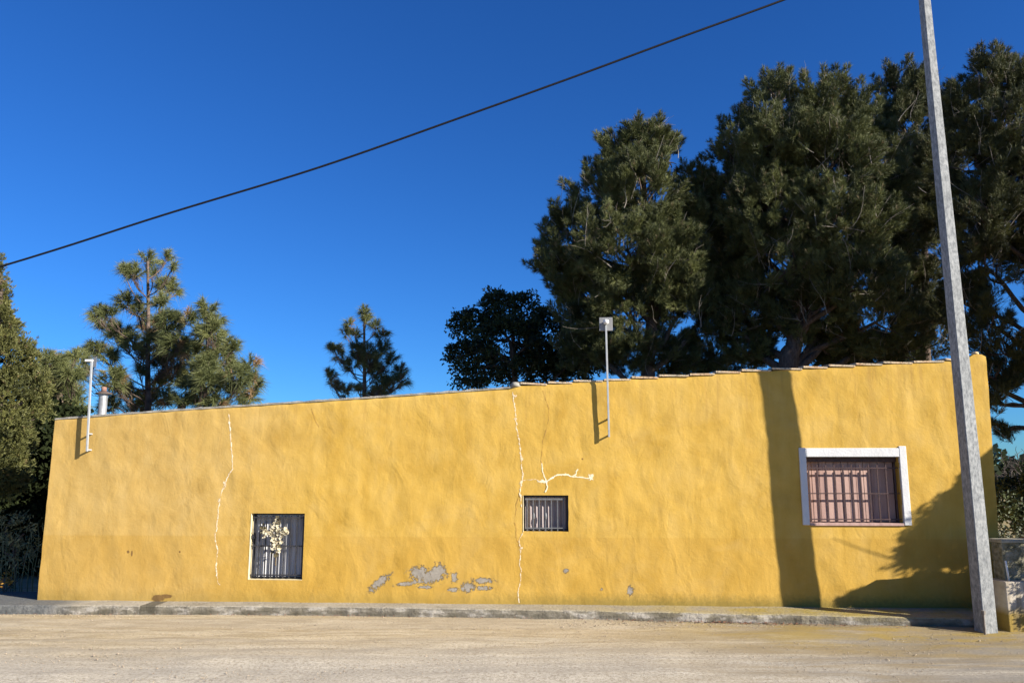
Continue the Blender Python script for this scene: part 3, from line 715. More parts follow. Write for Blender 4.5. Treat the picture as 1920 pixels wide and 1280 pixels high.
co = []
for _ in range(900):
    u = random.choice([random.uniform(6.5, 12.0), random.gauss(8.1, .5), random.uniform(-.3, 12)]); v = np.interp(u, [e[0] for e in ep], [e[1] for e in ep])-abs(random.gauss(0, .035))-.016; p = L2W(u, v, random.uniform(.003, .02))
    th = random.uniform(0, 3.14); L_ = random.uniform(.01, .035); d = Vector((math.cos(th), math.sin(th), random.uniform(-.2, .4))); s_ = Vector((-d.y, d.x, .3))*random.uniform(.0015, .006); co.append([p-d*L_*.5, p+s_, p+d*L_*.5, p-s_])
tag(nmesh('leaf_litter', np.array([[list(v) for v in q] for q in co]), 4, simple('dead_needles', (.30, .13, .07), .9, .5, 40, 0)), 'reddish dead needles and leaf bits gathered along the kerb', 'litter', kind='stuff')
# ================================================================== PLANTS
def foliage_mat(name, dark, light, dry=None, rough=.6, trans=.12, spec=.3):
    t = NT(name); at = t.n.new('ShaderNodeAttribute'); at.attribute_name = 'tint'
    st_ = [(0.0, dark), (.85, light)] + ([(1.0, dry)] if dry else [])
    c = t.ramp(at.outputs['Fac'], st_); m = t.out(c, rough, spec=spec, k=1)
    tr = t.n.new('ShaderNodeBsdfTranslucent'); t.l(c, tr.inputs[0]); ms_ = t.n.new('ShaderNodeMixShader'); ms_.inputs[0].default_value = trans
    t.l(t.b.outputs[0], ms_.inputs[1]); t.l(tr.outputs[0], ms_.inputs[2]); t.l(ms_.outputs[0], t.n['Material Output'].inputs['Surface']); return m
def blades(pos, dirs, per, L_, wd, spread, droop, rng, quad=False):
    """narrow blades fanning round each shoot direction"""
    N = len(pos); d = unit(dirs[:, None, :]+spread*rng.normal(size=(N, per, 3)))
    ln = L_*rng.uniform(.65, 1.15, (N, per, 1))
    base = pos[:, None, :]+dirs[:, None, :]*L_*rng.uniform(-.3, .5, (N, per, 1))
    tip = base+d*ln; tip[..., 2] -= droop*ln[..., 0]
    s_ = unit(np.cross(d, rng.normal(size=(N, per, 3))))*wd*.5
    if quad:
        mid_ = (base+tip)*.5; co = np.stack([base, mid_+s_, tip, mid_-s_], axis=2)
    else: co = np.stack([base-s_, base+s_, tip], axis=2)
    return co.reshape(N*per, co.shape[2], 3)
def sphere_pts(n, rng, up=.2):
    d = unit(rng.normal(size=(n, 3))); d[:, 2] += up; return unit(d)
def lobes_px(lst, Y, rng, depth=1.0):
    out = []
    for l in lst:
        x, y, rx, ry = l[:4]; dy = l[4] if len(l) > 4 else rng.uniform(-.6, .6)*depth
        s_ = mpp(y, Y+dy); p = P(x, y, Y+dy); out.append((np.array(p), np.array([rx*s_, max(rx, ry)*s_*depth*.9, ry*s_])))
    return out
def grow(lobes, dens, cr_, rng, shell=(.55, 1.0), up=.25):
    """clump centres scattered through the shells of the lobes; returns centres, lobe-outward directions, clump radii"""
    cs, od, rr = [], [], []
    for c_, r_ in lobes:
        area = 4*math.pi*((r_[0]*r_[1])**1.6/3+(r_[0]*r_[2])**1.6/3+(r_[1]*r_[2])**1.6/3)**(1/1.6)
        n = max(3, int(area*dens)); d = sphere_pts(n, rng, up); k_ = rng.uniform(shell[0], shell[1], (n, 1))
        cs.append(c_+d*r_*k_); od.append(d); rr.append(cr_*rng.uniform(.6, 1.35, n))
    return np.concatenate(cs), np.concatenate(od), np.concatenate(rr)
def tufts(cs, od, rr, per, rng, flat=.8, upk=.6, outk=.5):
    n = len(cs)*per; d = sphere_pts(n, rng, .35); o_ = np.repeat(od, per, 0); r_ = np.repeat(rr, per)[:, None]
    pos = np.repeat(cs, per, 0)+d*r_*np.array([1, 1, flat])*rng.uniform(.3, 1, (n, 1))**.6
    dr = d*.7+o_*outk; dr[:, 2] += upk; dr += rng.normal(size=dr.shape)*.25
    return pos, unit(dr)
def bend(a_, b2, rng, n=6, sag=.0, wob=.05):
    a_, b2 = np.array(a_), np.array(b2); L_ = np.linalg.norm(b2-a_); out = []
    off = rng.normal(size=3)*wob*L_; off2 = rng.normal(size=3)*wob*.5*L_
    for i in range(n+1):
        f_ = i/n; p = a_+(b2-a_)*f_+off*math.sin(f_*math.pi)+off2*math.sin(2*f_*math.pi); p[2] += sag*L_*math.sin(f_*math.pi); out.append(Vector(p))
    return out
def limb(mb, a_, b2, r0, r1, rng, n=6, sag=0, wob=.06, sides=6):
    ps = bend(a_, b2, rng, n, sag, wob); mb.tube(ps, [r0+(r1-r0)*i/n for i in range(n+1)], sides, cap=False); return ps

t = NT('pine_bark'); n1 = t.noise(1, 6, .7, t.mapping(scale=(30, 30, 7)))
m_bark = t.out(t.ramp(n1, [(.3, (.07, .045, .035)), (.6, (.20, .15, .12)), (.75, (.30, .25, .21))]), .95, t.bump(n1, .03))
t = NT('grey_twig'); m_twig = t.out(t.ramp(t.noise(5, 4), [(.3, (.24, .20, .16)), (.7, (.50, .45, .38))]), .9)

def pine(name, label, lst, Y, trunk_px, seed, mat, dens=17, cr_=.34, per=42, need=15, L_=.11, wd=.009, twigs=1.0, base_z=0, depth=1.0, hue=0, grp=None, rt=.2, nb=1.0):
    rng = np.random.default_rng(seed); lobes = lobes_px(lst, Y, rng, depth)
    root = P(trunk_px[0][0], trunk_px[0][1], Y); o = thing(name, label, 'tree', (root.x, root.y, 0), 0, grp); off = np.array(o.location)
    # plumes: short boughs that leave the lobe's inside, turn up and carry needles along their outer half
    p0s, p1s, R_, tn = [], [], [], []
    for c_, r_ in lobes:
        area = 4*math.pi*(r_[0]*r_[2]); n = max(6, int(area*dens))
        d = sphere_pts(n, rng, .25); k1 = rng.uniform(.55, 1.12, n)
        for q in range(n):
            e = c_+d[q]*r_*k1[q]
            if noise.noise(Vector(e)*.95+Vector((seed, 0, 0))) < -.20 and rng.random() < .8: continue
            Lp = rng.uniform(.30, .75)*(1 if k1[q] > .8 else .8); ax = unit(d[q]*.8+np.array([0, 0, rng.uniform(.25, 1.2)])+rng.normal(size=3)*.3)
            p0s.append(e-ax*Lp*.55); p1s.append(e+ax*Lp*.45); R_.append(rng.uniform(.09, .19)*(Lp/.5)**.5)
            tn.append(.42+.30*noise.noise(Vector(e)*1.6+Vector((0, seed, 0)))+rng.normal(0, .15))
    p0s, p1s, R_, tn = map(np.array, (p0s, p1s, R_, tn)); Ls = np.linalg.norm(p1s-p0s, axis=1)
    cnts = np.maximum(8, (per*Ls/.5*(R_/.14)).astype(int)); idx = np.repeat(np.arange(len(p0s)), cnts); N_ = len(idx)
    f_ = rng.uniform(.12, 1.0, N_)[:, None]; axs = unit(p1s-p0s)[idx]; rad = sphere_pts(N_, rng, .1); rad = unit(rad-axs*(rad*axs).sum(1, keepdims=True))
    prof = (1.05-f_)**.55*np.minimum(1, f_*3)
    pos = p0s[idx]+(p1s-p0s)[idx]*f_+rad*R_[idx][:, None]*prof*rng.uniform(.35, 1, (N_, 1)); dr = unit(axs*.9+rad*.65+np.array([0, 0, .35])+rng.normal(size=(N_, 3))*.15)
    co = blades(pos, dr, need, L_, wd, .38, .05, rng)
    tt = np.clip(tn[idx]+rng.normal(0, .10, N_), 0, .84)
    tt[rng.random(N_) < .03] = .97
    nmesh('crown', co-off, 3, mat, o, np.repeat(tt, need))
    cs, od, rr = p1s, unit(p1s-p0s), R_
    tp_ = [P(x, y, Y) for x, y in trunk_px]; tp_ = [Vector((tp_[0].x-.05, Y, -.2))]+tp_; mb = MB()
    tpp = catmull(tp_, 5); n = len(tpp); mb.tube([p-Vector(off) for p in tpp], [rt*(1-.85*i/(n-1)) for i in range(n)], 10)
    tw = MB()
    for c_, r_ in lobes:
        zz_ = c_[2]-r_[2]*.7; j = min(range(n), key=lambda q: abs(tpp[q].z-max(2.2, zz_-.5*abs(c_[0]-tpp[q].x))))
        ps = limb(mb, np.array(tpp[j])-off, c_-off, rt*.42*(1-.6*j/n), .035, rng, 7, .06, .07)
        k_ = int(5*twigs*nb)
        for _ in range(k_):
            d = sphere_pts(1, rng, .5)[0]; e = c_+d*r_*rng.uniform(.6, .95)-off
            p0_ = np.array(ps[rng.integers(4, 8)]); q_ = limb(mb, p0_, e, .026, .008, rng, 5, .05, .10, 5)
    # bare pale twigs at the outer shell
    sel = rng.choice(len(cs), min(len(cs), int(len(cs)*.20*twigs)), replace=False)
    for i in sel:
        side_ = np.array([rng.normal()*.10, -abs(rng.normal())*.16, 0]); e = cs[i]+side_; a_ = p0s[i]-od[i]*rng.uniform(0, .45)+side_*.6+rng.normal(size=3)*.08
        q_ = limb(tw, a_-off, e-off, rng.uniform(.005, .010), .002, rng, 5, .01, .05, 4)
        for _ in range(rng.integers(0, 4)):
            f0 = np.array(q_[rng.integers(1, 5)]); g0 = unit(e-a_); limb(tw, f0, f0+unit(g0+rng.normal(size=3)*.55)*rng.uniform(.10, .32), .004, .0015, rng, 3, 0, .06, 4)
    tr = mb.build('trunk', m_bark, o, smooth=True)
    if tw.v: tw.build('twigs', m_twig, o, smooth=True)
    return o
m_pine = foliage_mat('aleppo_needles', (.022, .031, .010), (.170, .182, .062), (.26, .20, .12))
m_pine2 = foliage_mat('aleppo_needles_dull', (.024, .030, .012), (.135, .140, .050), (.22, .17, .11))
grp = 'tall pines behind the house'
pine('pine_tree', 'big rounded pine behind the mast with the grey plate, left of the tallest pines',
     [(1200, 275, 42, 45, 0), (1150, 300, 38, 42, .2), (1245, 300, 38, 50, .2), (1130, 375, 60, 60, .1), (1210, 370, 75, 80, -.5), (1075, 440, 55, 60, .2), (1275, 400, 48, 75, 0), (1160, 470, 85, 80, -.8), (1245, 500, 75, 85, -.6),
      (1065, 500, 55, 50, 0), (1100, 560, 62, 60, .2), (1180, 590, 90, 70, -.3), (1280, 590, 70, 80, 0), (1100, 655, 55, 45, .6), (1210, 665, 95, 45, .4), (1310, 665, 60, 45, .8), (1325, 430, 40, 60, 1.2), (1330, 520, 40, 60, 1.2), (1345, 590, 45, 60, 1.4), (1300, 360, 38, 50, .4), (1300, 440, 45, 60, .3), (1040, 480, 34, 50, .3), (1360, 680, 50, 26, 1.6)],
     17.5, [(1215, 700), (1225, 560), (1210, 400), (1205, 290)], 11, m_pine, grp=grp)
pine('pine_tree', 'tall broad pine behind the roof between the mast and the concrete pole, full bright crown',
     [(1450, 195, 50, 52, .2), (1535, 195, 62, 62, 0), (1390, 265, 48, 55, .6), (1470, 280, 75, 75, -.4), (1590, 230, 60, 60, 0), (1560, 310, 85, 85, -.7), (1640, 320, 55, 90, .1), (1375, 360, 50, 75, .6), (1450, 400, 85, 85, -.4), (1580, 420, 90, 85, -.9), (1660, 440, 45, 80, .2),
      (1380, 470, 55, 75, .7), (1480, 500, 85, 75, -.5), (1600, 530, 90, 75, -1.0), (1405, 570, 65, 50, .3), (1520, 585, 80, 45, -.4), (1640, 605, 75, 55, -.2), (1590, 640, 60, 35, .6), (1345, 600, 40, 65, .9), (1680, 655, 60, 35, .8), (1445, 625, 50, 26, 1.6), (1560, 668, 50, 26, 1.5), (1620, 670, 55, 26, 1.2), (1440, 670, 40, 18, 2.2), (1380, 520, 50, 70, 1.6), (1470, 400, 80, 90, 1.5), (1440, 300, 60, 70, 1.2), (1362, 285, 28, 36, .6), (1335, 370, 36, 50, .8), (1410, 655, 45, 22, .6), (1545, 640, 50, 30, .8), (1500, 560, 80, 40, 1.0)],
     17.0, [(1478, 700), (1490, 640), (1500, 480), (1530, 300), (1535, 200)], 12, m_pine, grp=grp, rt=.27, twigs=1.3)
pine('pine_tree', 'darker pine crown half hidden behind the concrete pole, between two larger pines',
     [(1690, 170, 48, 42, 0), (1740, 215, 50, 55, .3), (1690, 250, 50, 60, 0), (1730, 330, 65, 70, 0), (1700, 400, 55, 70, .2), (1745, 450, 60, 80, 0), (1710, 550, 60, 70, .2), (1750, 620, 60, 50, .2), (1700, 660, 50, 35, .5)],
     19.5, [(1735, 700), (1735, 500), (1715, 200)], 13, m_pine2, grp=grp, twigs=.8)
pine('pine_tree', 'tall pine right of the concrete pole with bare grey twigs',
     [(1855, 150, 48, 45, 0), (1905, 165, 45, 45, .2), (1805, 215, 48, 52, .2), (1880, 240, 70, 70, -.3), (1950, 230, 60, 80, 0), (1830, 310, 62, 75, -.2), (1920, 340, 80, 85, -.3), (1840, 410, 62, 70, -.3), (1900, 440, 65, 60, .3),
      (1835, 500, 55, 55, -.2), (1810, 570, 50, 50, 0), (1860, 610, 60, 40, -.2), (1925, 480, 50, 35, .3), (1900, 665, 60, 42, .1), (1868, 712, 42, 36, 0), (1915, 695, 34, 24, 0), (1862, 755, 20, 20, 0), (1888, 806, 14, 3, 0), (2000, 350, 80, 100, 0), (2010, 500, 80, 90, 0)],
     16.0, [(1965, 880), (1960, 700), (1940, 450), (1880, 180)], 14, m_pine2, grp=grp, twigs=1.5, dens=12.5)

# the dark broadleaf tree in the pines' shade
def broadleaf(name, label, lst, Y, trunk_px, seed, mat, dens=9, cr_=.20, per=30, L_=.085, wd=.05, leafn=3, cat='tree', rt=.12, depth=1.0, grp=None):
    rng = np.random.default_rng(seed); lobes = lobes_px(lst, Y, rng, depth)
    root = P(*trunk_px[0], Y); o = thing(name, label, cat, (root.x, root.y, 0), 0, grp); off = np.array(o.location)
    cs, od, rr = grow(lobes, dens, cr_, rng); pos, dr = tufts(cs, od, rr, per, rng, .9, .3, .4)
    co = blades(pos, dr, leafn, L_, wd, .8, .1, rng, True)
    tt = np.clip(np.repeat(rng.normal(.45, .22, len(cs)), per)+rng.normal(0, .15, len(cs)*per), 0, .84)
    nmesh('crown', co-off, 4, mat, o, np.repeat(tt, leafn))
    mb = MB(); tp_ = [Vector((root.x, Y, -.1))]+[P(x, y, Y) for x, y in trunk_px]; tpp = catmull(tp_, 5); n = len(tpp)
    mb.tube([p-Vector(off) for p in tpp], [rt*(1-.8*i/(n-1)) for i in range(n)], 8)
    for c_, r_ in lobes: limb(mb, np.array(tpp[rng.integers(n//3, n)])-off, c_-off, rt*.35, .015, rng, 6, .05, .08)
    mb.build('trunk', m_bark, o, smooth=True); return o
m_dk = foliage_mat('dark_leaves', (.012, .019, .009), (.060, .075, .026), rough=.5, trans=.06, spec=.2)
broadleaf('broadleaf_tree', 'very dark rounded leafy tree behind the roof, left of the pines',
          [(935, 590, 45, 38), (985, 595, 50, 42), (890, 625, 45, 42), (960, 650, 80, 55), (1030, 640, 45, 55), (900, 690, 50, 40), (862, 610, 22, 25), (857, 668, 20, 30), (1000, 700, 75, 40), (1070, 690, 45, 35), (1085, 650, 30, 35), (1100, 695, 40, 30), (925, 562, 16, 20), (880, 720, 30, 15)],
          20.5, [(965, 735), (965, 680), (960, 620)], 21, m_dk, dens=8.5)

# drooping-needled pines on the left
def droop_pine(label, lst, Y, trunk_px, seed, mat, grp=None, L_=.26, wd=.0125, need=46, cnt=1.6, rt=.085):
    rng = np.random.default_rng(seed); root = P(*trunk_px[0], Y)
    o = thing('long_needled_pine', label, 'tree', (root.x, root.y, 0), 0, grp); off = np.array(o.location)
    tp_ = [Vector((root.x, Y, -.1))]+[P(x, y, Y) for x, y in trunk_px]; tpp = catmull(tp_, 8); n = len(tpp); mb = MB()
    mb.tube([p-Vector(off) for p in tpp], [rt*(1-.82*i/(n-1))+.012 for i in range(n)], 8)
    allp, alld, allt = [], [], []
    for (x, y, r) in lst:
        dy = rng.uniform(-.9, .9); c_ = np.array(P(x, y, Y+dy)); s_ = mpp(y, Y+dy)*r
        zt = c_[2]-.45-.35*abs(c_[0]-root.x); j = min(range(n), key=lambda q: abs(tpp[q].z-zt)); a_ = np.array(tpp[j])
        ps = limb(mb, a_-off, c_-off+np.array([0, 0, -s_*.3]), .017, .008, rng, 7, -.10, .05, 6)
        k_ = max(5, int(cnt*r*r*.026))
        tint = np.clip(rng.normal(.5, .2), .1, .84)
        for _ in range(k_):
            d = sphere_pts(1, rng, .35)[0]; e = c_+d*s_*np.array([.85, .95, .75])*rng.uniform(.35, .85)
            limb(mb, np.array(ps[rng.integers(3, 8)]), e-off, .006, .003, rng, 4, -.10, .08, 4)
            dd = d*.55+np.array([0, 0, .55]); allp.append(e); alld.append(dd/np.linalg.norm(dd)); allt.append(np.clip(tint+rng.normal(0, .1), 0, .84) if rng.random() > .05 else .98)
            
    pos, dr = np.array(allp), np.array(alld)
    co = blades(pos, dr, need, L_, wd, .58, .46, rng)
    co2 = blades(pos, dr, need//2, L_*.6, wd, .5, .1, rng); co = np.concatenate([co, co2])
    tt = np.concatenate([np.repeat(allt, need), np.repeat(allt, need//2)])
    nmesh('crown', co-off, 3, mat, o, tt); mb.build('trunk', m_bark2, o, smooth=True); return o
t = NT('young_bark'); m_bark2 = t.out(t.ramp(t.noise(9, 4), [(.3, (.09, .06, .045)), (.7, (.26, .19, .15))]), .9)
m_can = foliage_mat('long_needles', (.055, .075, .030), (.200, .210, .075), (.36, .22, .12), trans=.2)
g2_ = 'open crowned pines left of centre'
droop_pine('tallest open pine with drooping tufts behind the left mast and stove pipe',
    [(276, 488, 17), (312, 486, 15), (249, 513, 22), (235, 508, 14), (323, 503, 10), (287, 515, 12), (309, 535, 22), (327, 548, 18), (240, 566, 24), (258, 585, 18), (300, 568, 18), (188, 592, 22), (205, 590, 18), (200, 615, 18), (226, 630, 30), (248, 642, 22),
     (184, 658, 24), (208, 672, 20), (285, 612, 26), (318, 606, 32), (350, 600, 22), (297, 642, 32), (330, 648, 32), (318, 682, 34), (327, 708, 26), (214, 712, 28), (238, 735, 28), (282, 752, 26), (312, 748, 22), (208, 762, 22), (255, 768, 25), (350, 660, 22), (270, 665, 18), (262, 700, 16), (150, 675, 18), (160, 705, 18), (300, 720, 20)],
    18.0, [(277, 790), (277, 700), (278, 600), (277, 490)], 31, m_can, g2_)
droop_pine('shorter open pine leaning right beside the tallest open pine',
    [(389, 578, 16), (383, 598, 16), (402, 602, 16), (374, 628, 22), (398, 622, 24), (416, 642, 24), (436, 655, 18), (366, 660, 26), (408, 670, 26), (382, 688, 28), (430, 690, 26), (468, 683, 18), (446, 707, 26), (474, 717, 20), (416, 717, 26), (474, 742, 16), (388, 718, 26), (440, 735, 22), (380, 748, 24), (404, 755, 22), (355, 725, 20), (360, 700, 18), (455, 760, 14), (342, 755, 18)],
    17.4, [(338, 790), (352, 750), (382, 712), (389, 655), (390, 585)], 32, m_can, g2_)
droop_pine('small slender pine standing alone against the sky between the left pines and the dark tree',
    [(683, 585, 14), (683, 600, 14), (657, 609, 12), (649, 626, 14), (665, 629, 12), (705, 611, 13), (715, 628, 15), (719, 648, 15), (628, 656, 17), (639, 669, 16), (667, 653, 18), (670, 673, 23), (696, 677, 25), (707, 697, 24), (657, 686, 16), (734, 674, 16), (750, 692, 16), (753, 711, 18), (735, 722, 22), (716, 722, 22), (618, 706, 15), (629, 724, 16), (647, 732, 16), (673, 733, 16), (705, 738, 20), (692, 655, 14), (712, 660, 14)],
    23.0, [(683, 760), (683, 680), (683, 590)], 35, m_can, g2_, L_=.25, rt=.07, cnt=2.3)
droop_pine('squat pine between the left cypress and the left mast',
    [(96, 680, 24), (118, 688, 26), (88, 705, 26), (108, 712, 30), (130, 705, 22), (128, 735, 26), (100, 740, 30), (84, 735, 24), (140, 752, 22), (115, 765, 28), (88, 772, 26), (143, 668, 14), (150, 770, 18), (70, 700, 22)],
    16.0, [(112, 800), (112, 740), (112, 690)], 34, m_can, g2_, cnt=1.5)

# cypress at the left edge
m_cyp = foliage_mat('cypress_scales', (.034, .040, .012), (.135, .135, .040), (.18, .13, .06), trans=.06)
def cypress():
    rng = np.random.default_rng(41); Y = 10.9
    lst = [(-22, 560, 24, 42, 0), (-35, 615, 58, 52, 0), (-22, 680, 80, 58, 0), (-28, 765, 92, 62, -.1), (-18, 835, 72, 58, -.2), (-38, 890, 80, 42, -.2), (66, 728, 24, 18, .1), (58, 765, 26, 22, .1), (-130, 650, 90, 120, .2), (-130, 800, 100, 120, .1), (-60, 520, 45, 80, 0), (-70, 420, 30, 70, .1)]
    lobes = lobes_px(lst, Y, rng); root = P(-60, 1120, Y)
    o = thing('cypress_tree', 'dense olive green cypress at the left edge beside the house corner', 'tree', (root.x, Y, 0)); off = np.array(o.location)
    cs, od, rr = grow(lobes, 50, .105, rng, (.72, 1.03), .05); pos, dr = tufts(cs, od, rr, 26, rng, 1.3, .6, .7)
    co = blades(pos, dr, 9, .052, .011, .5, 0, rng, True)
    tt = np.clip(np.repeat(rng.normal(.5, .22, len(cs)), 26)+rng.normal(0, .12, len(cs)*26), 0, .84); tt[rng.random(len(tt)) < .03] = .98
    nmesh('crown', co-off, 4, m_cyp, o, np.repeat(tt, 9))
    mb = MB(); mb.tube([Vector((0, 0, -.1)), Vector((.02, 0, 1.5)), Vector((0, 0, 4.2))], [.16, .12, .03], 10)
    for c_, r_ in lobes:
        for _ in range(3): limb(mb, np.array([0, 0, max(.9, c_[2]-.9)]), c_-off+rng.normal(size=3)*r_*.4, .045, .012, rng, 6, .0, .06)
    mb.build('trunk', m_bark, o, smooth=True)
cypress()
# hedge behind the cypress closing the gap, with shrubs in front
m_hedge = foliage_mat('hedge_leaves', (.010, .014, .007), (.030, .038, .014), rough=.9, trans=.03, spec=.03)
def hedge(label, x0, x1, Y0, Y1, h, seed, mat, n=26000, L_=.07, wd=.035, name='hedge'):
    rng = np.random.default_rng(seed); o = thing(name, label, 'hedge', ((x0+x1)/2, (Y0+Y1)/2, 0)); off = np.array(o.location)
    nc = max(60, int(n/60)); cs = np.stack([rng.uniform(x0, x1, nc), rng.uniform(Y0, Y1, nc), rng.uniform(0.02, 1, nc)*h], 1)
    cs[:, 2] *= 1+.12*np.sin(cs[:, 0]*3.1); od = sphere_pts(nc, rng, .3); pos, dr = tufts(cs, od, np.full(nc, .20), 20, rng)
    co = blades(pos, dr, 3, L_, wd, .8, .05, rng, True); tt = np.clip(np.repeat(rng.normal(.45, .2, nc), 20)+rng.normal(0, .15, nc*20), 0, .84)
    nmesh('foliage', co-off, 4, mat, o, np.repeat(tt, 3))
    mb = MB()
    for i in range(int((x1-x0)*3)+2):
        x = rng.uniform(x0, x1); y = rng.uniform(Y0, Y1); limb(mb, np.array([x, y, -.1])-off, np.array([x+rng.normal()*.15, y, h*.8])-off, .022, .008, rng, 5, 0, .04, 5)
    mb.build('stems', m_bark, o, smooth=True); return o
xl = P(95, 1000, 12.4).x
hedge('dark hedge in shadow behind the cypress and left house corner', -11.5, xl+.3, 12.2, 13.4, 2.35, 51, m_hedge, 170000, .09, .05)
# small shrub and reed stems by the left corner
m_shr = foliage_mat('grey_shrub_leaves', (.06, .07, .03), (.26, .26, .13), (.50, .26, .06), trans=.12)
broadleaf('garden_shrub', 'loose grey green shrub with yellowing leaves at the left house corner', [(45, 1000, 20, 28), (20, 975, 22, 22), (30, 1040, 30, 28), (8, 1030, 22, 30), (52, 1035, 12, 18), (25, 1085, 22, 18)], 10.6,
          [(28, 1120), (28, 1070), (30, 1010)], 61, m_shr, dens=16, cr_=.07, per=12, L_=.055, wd=.022, leafn=2, cat='shrub', rt=.012)
rng = np.random.default_rng(71); st_o = MB(); b0 = P(12, 1125, 10.4)
for i in range(14):
    x = b0.x+rng.uniform(-.35, .42); y = 10.4+rng.uniform(-.15, .2); limb(st_o, (x, y, -.02), (x+rng.normal()*.04, y, rng.uniform(.5, 1.05)), .007, .003, rng, 6, 0, .03, 5)
ao = thing('cane_clump', 'thin pale green upright canes below the cypress at the left edge', 'plant', (b0.x, 10.4, 0))
for i, v in enumerate(st_o.v): st_o.v[i] = (v[0]-b0.x, v[1]-10.4, v[2])
st_o.build('stems', simple('green_cane', (.14, .17, .09), .6, .3, 8, 0), ao, smooth=True)
rng = np.random.default_rng(72); n = 160; pos = np.stack([rng.uniform(-.35, .45, n), rng.uniform(-.15, .2, n), rng.uniform(.3, 1.0, n)], 1)
nmesh('leaves', blades(pos, unit(rng.normal(size=(n, 3))+np.array([0, 0, .4])), 3, .10, .016, .5, .3, rng, True), 4, m_shr, ao, np.repeat(np.clip(rng.normal(.5, .2, n), 0, .84), 3))
bb = P(8, 1100, 10.15)
broadleaf('orange_shrub', 'little shrub with orange leaves low at the left edge', [(6, 1100, 16, 16), (16, 1085, 12, 12), (-12, 1098, 18, 18)], 10.15, [(8, 1122), (8, 1105), (8, 1095)], 63,
          foliage_mat('orange_leaves', (.25, .14, .03), (.62, .32, .05), trans=.2), dens=26, cr_=.05, per=9, L_=.045, wd=.02, leafn=2, cat='shrub', rt=.008)

# right-hand background: clipped pale hedge, dark bush, bare tree
x0 = P(1868, 990, 10.4).x
m_pale = foliage_mat('pale_hedge_leaves', (.06, .07, .045), (.19, .20, .14), trans=.1)
ztop = P(1890, 975, 10.6).z-.30
hedge('low clipped grey green hedge behind the block wall right of the house', x0-.1, x0+3.2, 10.3, 11.0, ztop, 81, m_pale, 22000, .045, .03)
broadleaf('round_bush', 'dark round bush above the grey hedge at the right edge', [(1905, 935, 42, 36), (1950, 930, 50, 45), (1880, 950, 22, 22), (1990, 950, 60, 50), (1900, 975, 40, 30), (1960, 985, 60, 30)], 13.0,
          [(1920, 1010), (1920, 960), (1915, 935)], 82, m_dk if False else foliage_mat('bush_leaves', (.015, .026, .010), (.075, .09, .030), trans=.06), dens=16, cr_=.13, per=24, L_=.07, wd=.035, cat='bush', rt=.06)
def bare_tree(label, px, py_top, Y, seed, grp=None):
    rng = np.random.default_rng(seed); r0 = P(px, 1000, Y); o = thing('bare_tree', label, 'tree', (r0.x, Y, 0), 0, grp); mb = MB()
    H_ = P(px, py_top, Y).z
    def rec(p, d, L_, r_, lev):
        e = p+d*L_; ps = limb(mb, p, e, r_, r_*.6, rng, 4, 0, .07, 5 if lev > 1 else 6)
        if lev == 5: return
        for _ in range(3 if lev < 4 else 4):
            nd = unit(d+rng.normal(size=3)*.55+np.array([0, 0, .18])); rec(np.array(ps[rng.integers(2, 5)]), nd, L_*rng.uniform(.62, .85), r_*.6, lev+1)
    rec(np.array([0., 0., -.1]), np.array([0, 0, 1.]), H_*.36, .09, 0)
    mb.build('branches', simple('bare_bark', (.12, .10, .09), .9, .3, 6, 0), o, smooth=True)
bare_tree('leafless twiggy tree beyond the dark bush at the right edge', 1908, 838, 20, 91)
bare_tree('second leafless tree further right, mostly outside the picture', 1965, 830, 21, 92)
# far belt of trees closing the horizon behind everything
rng = np.random.default_rng(95); nc = 900; cs = np.stack([rng.uniform(-75, 90, nc), rng.uniform(62, 72, nc), rng.uniform(0, 1, nc)**.8*1.5], 1); cs[:, 2] *= 1+.25*np.sin(cs[:, 0]*.23)+.15*np.sin(cs[:, 0]*.71)
pos, dr = tufts(cs, sphere_pts(nc, rng), np.full(nc, 1.3), 26, rng); co = blades(pos, dr, 2, .7, .5, .8, 0, rng, True)
tag(nmesh('far_woods', co, 4, foliage_mat('far_leaves', (.03, .045, .02), (.09, .11, .05)), None, np.repeat(rng.uniform(.2, .8, len(pos)), 2)), 'distant low belt of woodland on the horizon', 'woods', kind='stuff')

